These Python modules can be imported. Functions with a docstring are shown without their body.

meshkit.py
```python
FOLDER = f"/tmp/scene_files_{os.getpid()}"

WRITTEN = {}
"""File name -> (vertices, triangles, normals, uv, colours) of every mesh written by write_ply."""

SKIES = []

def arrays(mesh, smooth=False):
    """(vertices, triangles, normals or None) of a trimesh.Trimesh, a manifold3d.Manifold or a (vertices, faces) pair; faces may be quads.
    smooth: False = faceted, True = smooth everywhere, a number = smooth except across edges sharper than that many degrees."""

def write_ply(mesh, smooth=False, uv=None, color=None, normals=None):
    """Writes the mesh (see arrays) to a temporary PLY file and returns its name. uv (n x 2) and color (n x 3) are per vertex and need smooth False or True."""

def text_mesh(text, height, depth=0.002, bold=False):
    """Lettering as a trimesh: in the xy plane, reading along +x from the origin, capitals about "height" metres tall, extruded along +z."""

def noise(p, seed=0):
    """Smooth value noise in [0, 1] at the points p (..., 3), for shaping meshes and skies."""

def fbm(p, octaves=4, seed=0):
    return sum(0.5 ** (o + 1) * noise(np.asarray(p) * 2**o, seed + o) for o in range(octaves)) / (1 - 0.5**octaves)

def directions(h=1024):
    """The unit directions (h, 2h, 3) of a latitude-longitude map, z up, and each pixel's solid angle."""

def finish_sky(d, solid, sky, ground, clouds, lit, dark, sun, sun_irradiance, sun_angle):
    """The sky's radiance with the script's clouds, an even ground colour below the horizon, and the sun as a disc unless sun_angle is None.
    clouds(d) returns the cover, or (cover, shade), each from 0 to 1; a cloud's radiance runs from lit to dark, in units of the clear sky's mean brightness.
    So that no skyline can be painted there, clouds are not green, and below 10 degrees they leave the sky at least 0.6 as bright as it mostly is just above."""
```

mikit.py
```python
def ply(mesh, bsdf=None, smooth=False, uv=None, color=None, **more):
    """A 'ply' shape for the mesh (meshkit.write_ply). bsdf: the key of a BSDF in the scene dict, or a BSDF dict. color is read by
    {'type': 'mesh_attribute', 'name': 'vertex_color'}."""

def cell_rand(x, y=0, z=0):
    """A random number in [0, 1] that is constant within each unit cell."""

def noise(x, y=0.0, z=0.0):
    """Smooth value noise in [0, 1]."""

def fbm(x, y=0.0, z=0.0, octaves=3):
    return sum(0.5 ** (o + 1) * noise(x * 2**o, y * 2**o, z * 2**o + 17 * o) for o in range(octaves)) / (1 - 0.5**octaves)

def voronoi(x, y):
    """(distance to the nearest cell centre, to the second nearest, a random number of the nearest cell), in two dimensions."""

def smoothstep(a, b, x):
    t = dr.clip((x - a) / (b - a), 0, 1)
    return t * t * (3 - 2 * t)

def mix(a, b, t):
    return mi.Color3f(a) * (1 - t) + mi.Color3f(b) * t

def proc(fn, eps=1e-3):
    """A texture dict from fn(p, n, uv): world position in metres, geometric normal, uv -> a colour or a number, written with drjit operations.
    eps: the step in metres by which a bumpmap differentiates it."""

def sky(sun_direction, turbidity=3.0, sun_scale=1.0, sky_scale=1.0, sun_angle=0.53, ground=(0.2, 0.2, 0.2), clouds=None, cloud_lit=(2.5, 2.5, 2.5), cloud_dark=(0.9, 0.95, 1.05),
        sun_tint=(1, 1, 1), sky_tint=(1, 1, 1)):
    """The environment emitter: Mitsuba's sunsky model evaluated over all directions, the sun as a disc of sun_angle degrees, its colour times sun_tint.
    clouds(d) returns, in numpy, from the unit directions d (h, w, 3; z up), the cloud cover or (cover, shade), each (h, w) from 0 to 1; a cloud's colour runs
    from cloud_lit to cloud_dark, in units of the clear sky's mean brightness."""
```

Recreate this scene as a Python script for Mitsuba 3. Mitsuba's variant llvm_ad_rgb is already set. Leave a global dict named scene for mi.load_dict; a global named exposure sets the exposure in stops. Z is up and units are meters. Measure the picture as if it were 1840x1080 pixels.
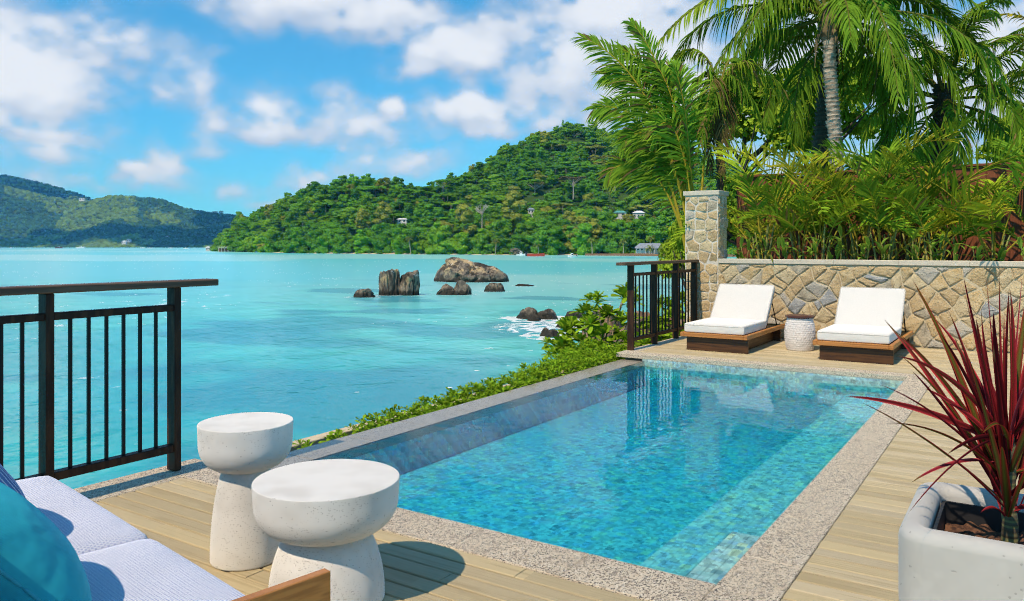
import math
import numpy as np
import trimesh
import mitsuba as mi
import drjit as dr
import mikit
import meshkit
from scipy.spatial import Voronoi
import shapely
from shapely.geometry import Polygon, box as sbox

T = mi.ScalarTransform4f
scene, labels = {}, {}

# ------------------------------------------------------------------ camera, sky, exposure
# world: z up, z = 0 is the terrace deck; +y runs along the long side of the pool, the sea lies towards -x
EYE = np.array([0.0, 0.0, 1.40])
YAW = math.radians(33.27)
FWD = np.array([-math.sin(YAW), math.cos(YAW), 0.0])
FOV_X = 2 * math.degrees(math.atan(920 / 1412.0))
exposure = 1.5
scene['camera'] = {
    'type': 'perspective', 'fov': FOV_X, 'fov_axis': 'x', 'near_clip': 0.05, 'far_clip': 30000.0, 'medium': {'type': 'ref', 'id': 'haze_air'},
    'principal_point_offset_y': 0.0903,
    'to_world': T().look_at(origin=EYE.tolist(), target=(EYE + FWD).tolist(), up=[0, 0, 1]),
}
SUN = np.array([-0.05, -0.85, 1.0])

# cumulus clouds of the day: (azimuth from +y in degrees, negative to the left; elevation; half width; half height; how thick)
CLOUDS = [
    (-66.0, 9.6, 4.0, 3.0, 1.3), (-61.0, 12.4, 3.2, 2.6, .85), (-66.5, 13.5, 4.5, 3.0, .6), (-56.2, 10.0, 2.0, 1.7, .75),
    (-59.5, 9.6, 2.2, 1.6, .5), (-65.0, 7.0, 4.0, 1.0, .8),
    (-47.5, 16.6, 5.2, 2.0, 1.25), (-43.0, 15.6, 4.0, 1.8, 1.0), (-50.5, 17.5, 4.0, 2.2, .9),
    (-37.6, 13.6, 3.4, 2.0, 1.15), (-40.5, 12.4, 2.4, 1.1, .6), (-36.0, 15.5, 4.0, 1.5, .7),
    (-36.1, 9.2, 2.7, 1.5, 1.1), (-34.0, 8.2, 2.4, .7, .7), (-36.4, 10.4, 1.4, .9, .6),
    (-50.6, 8.3, 3.0, 1.6, .95), (-45.6, 8.2, 4.0, 1.7, .8), (-42.2, 9.4, 1.3, 0.8, 1.0), (-46.0, 10.2, 2.0, .9, .5), (-53.2, 8.0, 1.4, .9, .55),
    (-59.2, 5.1, 1.2, .8, .9), (-57.2, 5.8, 1.0, 1.2, .9), (-57.6, 4.4, 2.4, .9, .6), (-63.6, 5.6, 2.0, 1.0, .6), (-67, 4.6, 3.0, 1.0, .6),
    (-52.3, 3.8, 3.0, 1.0, .55), (-48.0, 4.7, 2.0, .75, .8), (-42.5, 5.4, 3.2, 1.3, .75), (-39.0, 6.0, 2.2, 1.2, .55), (-50.0, 2.7, 2.2, .6, .6),
    (-29.0, 12.0, 4.2, 4.0, 1.0), (-26.0, 15.5, 6.0, 3.0, 1.0), (-22.0, 10.0, 5.5, 4.5, 1.0), (-12.0, 12.0, 9.0, 6.0, .85),
    (0.0, 10.0, 9.0, 6.0, .9), (10.0, 9.0, 9.0, 6.0, .85), (-16.0, 4.0, 9.0, 3.0, .6),
    (-55.0, 6.6, 2.6, .8, .5), (-47.0, 3.2, 3.4, .6, .6), (-62.0, 3.9, 3.0, .6, .6), (-44.0, 7.0, 2.6, .7, .55), (-39.5, 8.0, 1.6, .8, .55), (-31.0, 8.6, 2.6, 1.6, .7), (-55.0, 13.0, 2.0, 1.2, .45),
]


def clouds(d):
    az = np.degrees(np.arctan2(d[..., 0], d[..., 1]))
    el = np.degrees(np.arcsin(np.clip(d[..., 2], -1, 1)))
    cover = np.zeros(az.shape)
    top = np.zeros(az.shape)
    near = (az > -80) & (az < 30) & (el < 30)
    warp = np.stack([az * .33, el * .5, 0 * az], -1)
    wx = meshkit.fbm(warp, 4, 3) - .5
    wy = meshkit.fbm(warp, 4, 8) - .5
    puff = meshkit.fbm(np.stack([az * .55, el * .80, 0 * az + 5], -1), 7, 21) - .5
    for a, e, w, h, k in CLOUDS:
        x = (az + 2.6 * wx - a) / (1.18 * w)
        y = (el + 1.8 * wy - e) / (1.18 * h)
        y = np.where(y < 0, y * 1.5, y)          # flat bases
        g = k * np.exp(-(x * x + y * y) * .9)
        top = np.maximum(top, g * (1 + .9 * y))
        cover = np.maximum(cover, g) + .25 * np.minimum(cover, g)
    # the rest of the sky carries scattered fair-weather clouds of the same kind
    q = d[..., :2] / np.maximum(d[..., 2:3], .08)
    other = meshkit.fbm(np.stack([q[..., 0] * .9, q[..., 1] * .9, 0 * az], -1), 5, 77)
    other = np.clip((other - .58) * 5.0, 0, 1) * np.clip((d[..., 2] - .03) * 12, 0, 1)
    edge = np.clip(np.maximum.reduce([(-72 - az) / 8, (az - 16) / 8, (el - 20) / 6]), 0, 1)
    edge = np.where(near, edge, np.maximum(edge, np.where((az < -72) | (az > 16) | (el > 20), edge, 0)))
    c = cover + 1.15 * puff * (.35 + cover)
    a = np.clip((c - .08) / .85, 0, 1)           # wide translucent bluish margins round bright cores
    a = a * a * (3 - 2 * a)
    core = np.clip((c - .22) / .60, 0, 1)
    shade = 1 - core * np.clip(.18 + .95 * (top - .35) + 1.1 * puff, 0, 1)
    alpha = a * (1 - edge) + other * edge * .9
    return np.clip(alpha, 0, 1) * .96, np.clip(shade * (1 - edge) + .4 * edge, 0, 1)


scene['sky'] = mikit.sky(SUN, turbidity=2.6, clouds=clouds, cloud_lit=(2.55, 2.70, 2.95), cloud_dark=(1.25, 1.62, 2.20),
                         sky_scale=1.35, sky_tint=(.34, 1.0, 1.16), sun_tint=(.98, .98, 1.0))
HAZE_DENSITY = 6.0e-5


# ------------------------------------------------------------------ naming helpers
def unique(name):
    if name not in scene and name not in labels and not any(k.startswith(name + '__') for k in (name,)) and name not in USED:
        USED.add(name)
        return name
    i = COUNT.get(name, 0) + 1
    while f'{name}_{i:03d}' in USED:
        i += 1
    COUNT[name] = i
    key = f'{name}_{i:03d}'
    USED.add(key)
    return key


USED, COUNT = set(), {}


def thing(name, label, category, group=None):
    key = unique(name)
    labels[key] = {'label': label, 'category': category}
    if group:
        labels[key]['group'] = group
    return key


def setting(name):
    key = unique(name)
    labels[key] = {'kind': 'structure'}
    return key


def part(parent, name, shape, label=None, stuff=False):
    """shape: a dict from mikit.ply (may be shared between alike pieces, with another to_world)."""
    key = unique(f'{parent}__{name}')
    scene[key] = shape
    if label or stuff:
        labels[key] = {}
        if label:
            labels[key]['label'] = label
        if stuff:
            labels[key]['kind'] = 'stuff'
    return key


def whole(key, shape):
    scene[key] = shape
    return key


def at(shape, m):
    return {**shape, 'to_world': m}


# ------------------------------------------------------------------ mesh helpers
def _cham_template():
    c = [(sx, sy, sz) for sx in (-1, 1) for sy in (-1, 1) for sz in (-1, 1)]
    sig = np.array([(s, k) for s in range(8) for k in range(3)])
    b = 0.2
    v = []
    for s, k in sig:
        p = np.array(c[s], float)
        for j in range(3):
            if j != k:
                p[j] *= 1 - b
        v.append(p)
    h = trimesh.convex.convex_hull(np.array(v))
    # match hull vertices back to the signature order
    d = ((h.vertices[:, None] - np.array(v)[None]) ** 2).sum(-1).argmin(1)
    f = d[h.faces]
    return np.array(c, float), sig, f


_CC, _SIG, _CF = _cham_template()


def cbox(x0, x1, y0, y1, z0, z1, bevel=0.004):
    """a box with chamfered edges"""
    half = np.array([x1 - x0, y1 - y0, z1 - z0]) / 2.0
    mid = np.array([x1 + x0, y1 + y0, z1 + z0]) / 2.0
    b = min(bevel, .45 * half.min())
    v = np.empty((24, 3))
    for i, (s, k) in enumerate(_SIG):
        p = _CC[s] * half
        for j in range(3):
            if j != k:
                p[j] -= _CC[s][j] * b
        v[i] = p
    return v + mid, _CF


def pbox(x0, x1, y0, y1, z0, z1):
    m = trimesh.creation.box(extents=(x1 - x0, y1 - y0, z1 - z0))
    return np.array(m.vertices) + [(x0 + x1) / 2, (y0 + y1) / 2, (z0 + z1) / 2], np.array(m.faces)


def join(parts):
    vs, fs, n = [], [], 0
    for v, f in parts:
        vs.append(np.asarray(v, float))
        fs.append(np.asarray(f, int) + n)
        n += len(v)
    return np.vstack(vs), np.vstack(fs)


def cjoin(parts):
    """join (v, f, c) triples"""
    vs, fs, cs, n = [], [], [], 0
    for v, f, c in parts:
        v = np.asarray(v, float)
        vs.append(v)
        fs.append(np.asarray(f, int) + n)
        cs.append(np.broadcast_to(np.asarray(c, float), (len(v), 3)))
        n += len(v)
    return np.vstack(vs), np.vstack(fs), np.vstack(cs)


def paint(vf, c):
    return vf[0], vf[1], c


def xform(vf, m):
    v = np.asarray(vf[0]) @ m[:3, :3].T + m[:3, 3]
    return (v,) + tuple(vf[1:])


def rotz(a, loc=(0, 0, 0)):
    c, s = math.cos(a), math.sin(a)
    m = np.eye(4)
    m[:2, :2] = [[c, -s], [s, c]]
    m[:3, 3] = loc
    return m


def lathe(profile, n=64, loc=(0, 0, 0)):
    """profile: (radius, z) from the axis at the bottom to the axis at the top"""
    p = np.asarray(profile, float)
    a = np.arange(n) * 2 * math.pi / n
    v = np.stack([p[:, None, 0] * np.cos(a), p[:, None, 0] * np.sin(a), np.broadcast_to(p[:, None, 1], (len(p), n))], -1).reshape(-1, 3)
    i, j = np.meshgrid(np.arange(len(p) - 1), np.arange(n), indexing='ij')
    k = (j + 1) % n
    q = np.stack([i * n + j, i * n + k, (i + 1) * n + k, (i + 1) * n + j], -1).reshape(-1, 4)
    f = np.vstack([q[:, [0, 1, 2]], q[:, [0, 2, 3]]])
    return v + np.asarray(loc, float), f


def tube(points, radii, sides=6, cap=True):
    p = np.asarray(points, float)
    r = np.broadcast_to(np.asarray(radii, float), (len(p),))
    t = np.gradient(p, axis=0)
    t /= np.linalg.norm(t, axis=1, keepdims=True) + 1e-12
    ref = np.array([0, 0, 1.0]) if np.abs(t[:, 2]).mean() < .8 else np.array([1.0, 0, 0])
    a = np.cross(t, ref)
    a /= np.linalg.norm(a, axis=1, keepdims=True) + 1e-12
    b = np.cross(t, a)
    ang = np.arange(sides) * 2 * math.pi / sides
    v = p[:, None] + r[:, None, None] * (np.cos(ang)[None, :, None] * a[:, None] + np.sin(ang)[None, :, None] * b[:, None])
    v = v.reshape(-1, 3)
    i, j = np.meshgrid(np.arange(len(p) - 1), np.arange(sides), indexing='ij')
    k = (j + 1) % sides
    q = np.stack([i * sides + j, (i + 1) * sides + j, (i + 1) * sides + k, i * sides + k], -1).reshape(-1, 4)
    f = np.vstack([q[:, [0, 1, 2]], q[:, [0, 2, 3]]])
    if cap:
        n = len(v)
        v = np.vstack([v, p[0], p[-1]])
        jj = np.arange(sides)
        kk = (jj + 1) % sides
        e = (len(p) - 1) * sides
        f = np.vstack([f, np.stack([jj * 0 + n, jj, kk], 1), np.stack([jj * 0 + n + 1, e + kk, e + jj], 1)])
    return v, f


def extrude_x(profile_yz, x0, x1):
    """a closed convex-ish polygon in (y, z), extruded along x"""
    p = np.asarray(profile_yz, float)
    n = len(p)
    v = np.vstack([np.column_stack([np.full(n, x0), p]), np.column_stack([np.full(n, x1), p])])
    i = np.arange(n)
    j = (i + 1) % n
    f = np.vstack([np.stack([i, i + n, j + n], 1), np.stack([i, j + n, j], 1)])
    cap = np.stack([np.zeros(n - 2, int), np.arange(2, n), np.arange(1, n - 1)], 1)
    return v, np.vstack([f, cap, cap[:, ::-1] + n])


def rot(v, axis, deg):
    a = np.asarray(axis, float) / np.linalg.norm(axis)
    c, s = math.cos(math.radians(deg)), math.sin(math.radians(deg))
    v = np.asarray(v, float)
    return v * c + np.cross(a, v) * s + a * (v @ a)[..., None] * (1 - c) if v.ndim > 1 else v * c + np.cross(a, v) * s + a * (v @ a) * (1 - c)


# ------------------------------------------------------------------ materials
def lum(fn, **k):
    return mikit.proc(fn, **k)


N, FB, MIX, SS, CR, VO = mikit.noise, mikit.fbm, mikit.mix, mikit.smoothstep, mikit.cell_rand, mikit.voronoi


def principled(key, color, rough=.6, spec=.5, bump=None, bump_scale=1.0, eps=1e-3, **more):
    b = {'type': 'principled', 'base_color': color if isinstance(color, dict) else {'type': 'rgb', 'value': list(color)}, 'roughness': rough, 'specular': spec, **more}
    if bump is not None:
        b = {'type': 'bumpmap', 'nested_texture': mikit.proc(bump, eps=eps), 'scale': bump_scale, 'nested_bsdf': b}
    scene[key] = {'type': 'twosided', 'bsdf': b}


VC = {'type': 'mesh_attribute', 'name': 'vertex_color'}


def granite(p, n, uv):
    g = N(p.x * 210, p.y * 210, p.z * 210)
    g2 = N(p.x * 95 + 7, p.y * 95, p.z * 95)
    t = FB(p.x * 3, p.y * 3, p.z * 3, octaves=3)
    c = MIX((.52, .43, .31), (.58, .50, .38), t)
    c = MIX(c, (.44, .31, .17), SS(.60, .75, g2) * .55)
    c = MIX(c, (.68, .63, .53), SS(.68, .8, N(p.x * 150, p.y * 150 + 9, p.z * 150)) * .7)
    c = MIX(c, (.06, .055, .055), SS(.64, .72, g) * .92)
    return MIX(c, (.22, .19, .16), SS(.70, .8, g2) * .7)


principled('mat_granite', mikit.proc(granite), rough=.62, spec=.4, bump=lambda p, n, uv: N(p.x * 160, p.y * 160, p.z * 160), bump_scale=.0012)


def decking(p, n, uv):
    row = dr.floor((p.y - 2.895) / .105)
    seg = dr.floor((p.x + 3.1 * CR(row, 3)) / 2.4)
    tone, hue = CR(row, seg, 1), CR(row, seg, 2)
    o = CR(row, seg, 5) * 40
    g = FB(p.x * 2.2 + o, p.y * 95, o, octaves=4)
    fine = N(p.x * 9 + o, p.y * 420, 3)
    c = MIX((.50, .40, .22), (.42, .34, .20), tone)
    c = MIX(c, (.47, .40, .28), SS(.25, 1.0, hue) * .6)
    c = c * (.88 + .18 * CR(row, seg, 9))
    c = MIX(c, (.29, .21, .105), SS(.52, .78, g) * .42)
    c = MIX(c, (.56, .46, .29), SS(.55, .8, fine) * .16)
    blot = FB(p.x * 1.7 + o, p.y * 9, 9, octaves=3)
    return MIX(c, (.33, .25, .13), SS(.56, .72, blot) * .45)


principled('mat_deck', mikit.proc(decking), rough=.62, spec=.35, bump=lambda p, n, uv: FB(p.x * 4, p.y * 260, p.z * 260, octaves=2), bump_scale=.0003)


def stained(a, b):
    def fn(p, n, uv):
        g = FB(p.x * 40, p.y * 40, p.z * 5, octaves=3)
        return MIX(a, b, SS(.35, .7, g))
    return mikit.proc(fn)


principled('mat_rail', stained((.028, .012, .007), (.062, .026, .012)), rough=.5, spec=.22)


def rail_cap(p, n, uv):
    g = FB(p.x * 60, p.y * 3, p.z * 60, octaves=3)
    return MIX((.085, .045, .026), (.15, .085, .05), SS(.35, .7, g))


principled('mat_rail_cap', mikit.proc(rail_cap), rough=.5, spec=.4)
principled('mat_baluster', (.009, .008, .008), rough=.45, spec=.25)


def teak(p, n, uv):
    g = FB(p.x * 3, p.y * 11, p.z * 75, octaves=4)
    return MIX((.46, .19, .045), (.33, .125, .027), SS(.35, .7, g))


principled('mat_teak', mikit.proc(teak), rough=.4, spec=.5, clearcoat=.25, clearcoat_gloss=.7)


def teak_dark(p, n, uv):
    g = FB(p.x * 5, p.y * 5, p.z * 60, octaves=4)
    return MIX((.085, .034, .010), (.045, .018, .006), SS(.35, .7, g))


principled('mat_teak_dark', mikit.proc(teak_dark), rough=.45, spec=.4)
principled('mat_cushion', mikit.proc(lambda p, n, uv: MIX((.70, .675, .64), (.63, .60, .565), N(p.x * 500, p.y * 500, p.z * 500))), rough=.85, spec=.2,
           bump=lambda p, n, uv: FB(p.x * 7, p.y * 7, p.z * 7, octaves=3), bump_scale=.010, eps=4e-3)
principled('mat_piping', (.58, .54, .49), rough=.85, spec=.2)
def cap_stone(p, n, uv):
    c = MIX((.60, .54, .44), (.52, .46, .36), FB(p.x * 8, p.y * 8, p.z * 8))
    return MIX(c, (.30, .27, .23), SS(.70, .78, N(p.x * 180, p.y * 180, p.z * 180)) * .6)


principled('mat_cap_stone', mikit.proc(cap_stone), rough=.75, spec=.3)


def wet_granite(p, n, uv):
    return granite(p, n, uv) * mi.Color3f(.52, .54, .58)


principled('mat_granite_wet', mikit.proc(wet_granite), rough=.22, spec=.45, bump=lambda p, n, uv: N(p.x * 160, p.y * 160, p.z * 160), bump_scale=.0004)
principled('mat_metal_dark', (.03, .024, .02), rough=.4, metallic=.6)
# ================================================================== the terrace: deck, pool, walls
PX0, PX1, PY0, PY1, ZW = -4.13, -1.08, 3.19, 9.40, -0.075     # pool opening and water level
WALL_Y = 12.2

# concrete body under the deck (a real slab, seen only from the side)
principled('mat_concrete', mikit.proc(lambda p, n, uv: MIX((.34, .32, .29), (.24, .23, .21), FB(p.x * 3, p.y * 3, p.z * 3))), rough=.8)
k = setting('terrace_base')
whole(k, mikit.ply(join([pbox(-4.58, 2.4, -2.2, 16.4, -4.6, -.52),
                         pbox(-4.58, -4.30, -2.2, 3.16, -.52, -.06), pbox(-4.50, -4.30, 9.62, 16.4, -.52, -.06),
                         pbox(-4.42, -4.16, 3.2, 9.6, -.52, -.15),
                         pbox(-4.30, 2.4, -2.2, 2.93, -.3, -.045), pbox(-.86, 2.4, 2.93, 9.5, -.3, -.045), pbox(-4.30, 2.4, 9.55, 12.3, -.3, -.045)]), 'mat_concrete'))

# boards of weathered hardwood, all running along x
deck = setting('timber_deck')
# the boards rest on bearers of the same timber that run along y
for x in np.arange(-4.2, 1.4, .45):
    y0 = -2.0
    y1 = 2.885 if x < -.85 else 9.61
    part(deck, 'bearer', mikit.ply(pbox(x, x + .05, y0, y1, -.0445, -.0285), 'mat_deck'))
    part(deck, 'bearer', mikit.ply(pbox(x, x + .05, 9.64, 12.15, -.0445, -.0285), 'mat_deck'))
rng = np.random.default_rng(11)


def board(x0, x1, y0, y1, z):
    b, t = .0042, -.028
    v, f = extrude_x([(y0, z + t), (y1, z + t), (y1, z - b), (y1 - b, z), (y0 + b, z), (y0, z - b)], x0, x1)
    v[:, 2] += rng.uniform(-.0008, .0008) + (v[:, 1] - y0) * rng.normal(0, .006)
    return v, f


def run_boards(x0, x1, y0, y1):
    y = 2.895 + .105 * math.ceil((y0 - 2.895 - 1e-6) / .105)
    if y - y0 > .03:
        part(deck, 'board', mikit.ply(board(x0, x1, y0 + .002, y - .004, 0), 'mat_deck'))
    while y < y1 - .02:
        e = min(y + .0955, y1 - .002)
        cuts = [x0]
        c = x0 + rng.uniform(.6, 2.4)
        while c < x1 - .4:
            cuts.append(c)
            c += rng.uniform(1.8, 2.8)
        cuts.append(x1)
        for a, b in zip(cuts, cuts[1:]):
            part(deck, 'board', mikit.ply(board(a + .001, b - .001, y, e, rng.uniform(-.001, .001)), 'mat_deck'))
        y += .105


run_boards(-4.278, 1.4, .1, 2.895)
run_boards(-.817, 1.4, 2.895, 9.625)
run_boards(-4.328, 1.4, 9.625, 12.165)

# speckled granite: pool coping and the kerb under the railings
cop = setting('granite_coping')


def slabs(x0, x1, y0, y1, z0, z1, along, step, bevel=.004, mat='mat_granite'):
    a0, a1 = (x0, x1) if along == 'x' else (y0, y1)
    n = max(1, round((a1 - a0) / step))
    e = np.linspace(a0, a1, n + 1)
    for s, t in zip(e, e[1:]):
        b = (s + .001, t - .001, y0, y1) if along == 'x' else (x0, x1, s + .001, t - .001)
        shp = mikit.ply(cbox(*b, z0, z1, bevel), mat)
        part(cop, 'slab', shp)


slabs(-4.60, PX1, 2.90, PY0, -.055, 0, 'x', .62)
slabs(PX1 + .001, -.822, 2.90, 9.40, -.055, 0, 'y', .62)
slabs(-4.53, -.822, 9.401, 9.620, -.055, 0, 'x', .62)
slabs(-4.455, PX0, PY0 + .001, 9.40, -.150, -.083, 'y', .62, mat='mat_granite_wet')
slabs(-4.60, -4.281, -2.1, 2.899, -.055, .001, 'y', .62)
slabs(-4.53, -4.331, 9.621, WALL_Y, -.055, .001, 'y', .62)


# mosaic of natural stone: pool floor, bench, step and walls
def mosaic(p, n, uv):
    cx, cy, cz = dr.floor(p.x / .05), dr.floor(p.y / .05), dr.floor((p.z + .0301) / .05)
    a, b = CR(cx, cy, cz), CR(cx + 31, cy, cz + 5)
    c = MIX((.30, .46, .47), (.42, .53, .50), a)
    c = MIX(c, (.52, .56, .40), SS(.70, .95, b) * .9)
    c = MIX(c, (.13, .24, .28), SS(.88, .91, CR(cx, cy + 77, cz)) * .7)
    c = MIX(c, (.22, .38, .52), SS(.62, .9, CR(cx + 9, cy + 3, cz + 1)) * .7)
    wx, wy = FB(p.x * 19, p.y * 19, p.z * 19, octaves=3), FB(p.x * 19 + 40, p.y * 19, p.z * 19, octaves=3)
    v0, v1, w = VO(p.x * 40 + 1.6 * wx, p.y * 40 + p.z * 40 + 1.6 * wy)
    return c * (.74 + .52 * w)


principled('mat_mosaic', mikit.proc(mosaic), rough=.5, spec=.3)
principled('mat_grout', (.33, .43, .42), rough=.9)
FLOOR, BENCH, STEP = -.40, -.25, -.135
BX, SX, SY = -1.68, -1.33, 4.20
pool = setting('swimming_pool')
whole(pool, mikit.ply(join([pbox(PX0 - .05, BX, PY0, PY1, FLOOR - .08, FLOOR - .006), pbox(BX + .005, PX1 + .05, PY0, PY1, FLOOR - .08, BENCH - .006),
                            pbox(SX + .005, PX1 + .05, PY0, SY - .005, BENCH - .004, STEP - .006),
                            pbox(PX0 - .035, PX0 - .006, PY0, PY1, FLOOR - .08, -.150), pbox(PX1 + .006, PX1 + .05, PY0, PY1, FLOOR, -.056),
                            pbox(PX0, PX1, PY0 - .05, PY0 - .006, FLOOR, -.056), pbox(PX0 - .03, PX1, PY1 + .006, PY1 + .05, FLOOR, -.056)]), 'mat_grout'))
rng = np.random.default_rng(5)
tiles = []                               # centre, normal axis


def tile_field(x0, x1, y0, y1, z):
    for i in range(round((x1 - x0) / .05)):
        for j in range(round((y1 - y0) / .05)):
            tiles.append(((x0 + .05 * i + .025, y0 + .05 * j + .025, z), 'z'))


tile_field(PX0, BX, PY0, PY1, FLOOR)
tile_field(BX, PX1, SY, PY1, BENCH)
tile_field(BX, SX, PY0, SY, BENCH)
tile_field(SX, PX1, PY0, SY, STEP)
for j in range(round((PY1 - PY0) / .05)):
    for i in range(5):
        tiles.append(((PX0, PY0 + .05 * j + .025, FLOOR + .05 * i + .025), 'x'))
for j in range(round((PX1 - PX0) / .05)):
    for i in range(7):
        tiles.append(((PX0 + .05 * j + .025, PY1, FLOOR + .05 * i + .02), 'y'))
tb = cbox(-.0242, .0242, -.0242, .0242, -.006, .0005, .0012)
TW = {'z': np.eye(3), 'x': np.array([[0, 0, 1], [0, 1, 0], [-1, 0, 0.]]), 'y': np.array([[1, 0, 0], [0, 0, -1.], [0, 1, 0]])}
order = np.argsort([np.linalg.norm(np.array(c) - EYE) for c, _ in tiles])
tile_ply = mikit.ply(tb, 'mat_mosaic')
rest = []
for r, i in enumerate(order):
    c, ax = tiles[i]
    m = np.eye(4)
    tilt = trimesh.transformations.euler_matrix(*(rng.normal(0, .012, 2)), 0)[:3, :3]
    m[:3, :3] = TW[ax] @ tilt
    m[:3, 3] = c
    if r < 290:
        part(pool, 'tile', at(tile_ply, T(m)))
    else:
        rest.append(xform((tb[0][:], tb[1]), m))
part(pool, 'tiles', mikit.ply(join(rest), 'mat_mosaic'), stuff=True)

# the pool's water: a rippled sheet
xs, ys = np.linspace(PX0, PX1, 205), np.linspace(PY0, PY1, 420)
gx, gy = np.meshgrid(xs, ys, indexing='ij')
rng = np.random.default_rng(21)
hz = np.zeros_like(gx)
for wl, amp, cnt in ((.55, .00016, 7), (.22, .00018, 9), (.10, .00008, 12)):
    for _ in range(cnt):
        a = rng.uniform(0, 2 * math.pi)
        kk = 2 * math.pi / (wl * rng.uniform(.7, 1.4))
        hz += amp / math.sqrt(cnt) * np.sin(kk * (gx * math.cos(a) + gy * math.sin(a)) + rng.uniform(0, 7))
hz *= .6 + .8 * meshkit.fbm(np.stack([gx * 1.1, gy * 1.1, 0 * gx], -1), 3, 4)
wv = np.stack([gx, gy, ZW + hz], -1).reshape(-1, 3)
i, j = np.meshgrid(np.arange(204), np.arange(419), indexing='ij')
q = np.stack([i * 420 + j, (i + 1) * 420 + j, (i + 1) * 420 + j + 1, i * 420 + j + 1], -1).reshape(-1, 4)
scene['mat_pool_water'] = {'type': 'thindielectric', 'int_ior': 1.06, 'ext_ior': 1.0}
POOLMED = {'type': 'homogeneous', 'albedo': {'type': 'rgb', 'value': [.0, .0, .0]}, 'sigma_t': {'type': 'rgb', 'value': [.68, .080, .018]}, 'scale': 3.0}
scene['pool_medium'] = POOLMED
k = setting('pool_water')
whole(k, mikit.ply((wv, q), 'mat_pool_water', smooth=True, interior={'type': 'ref', 'id': 'pool_medium'}, exterior={'type': 'ref', 'id': 'haze_air'}))

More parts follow.
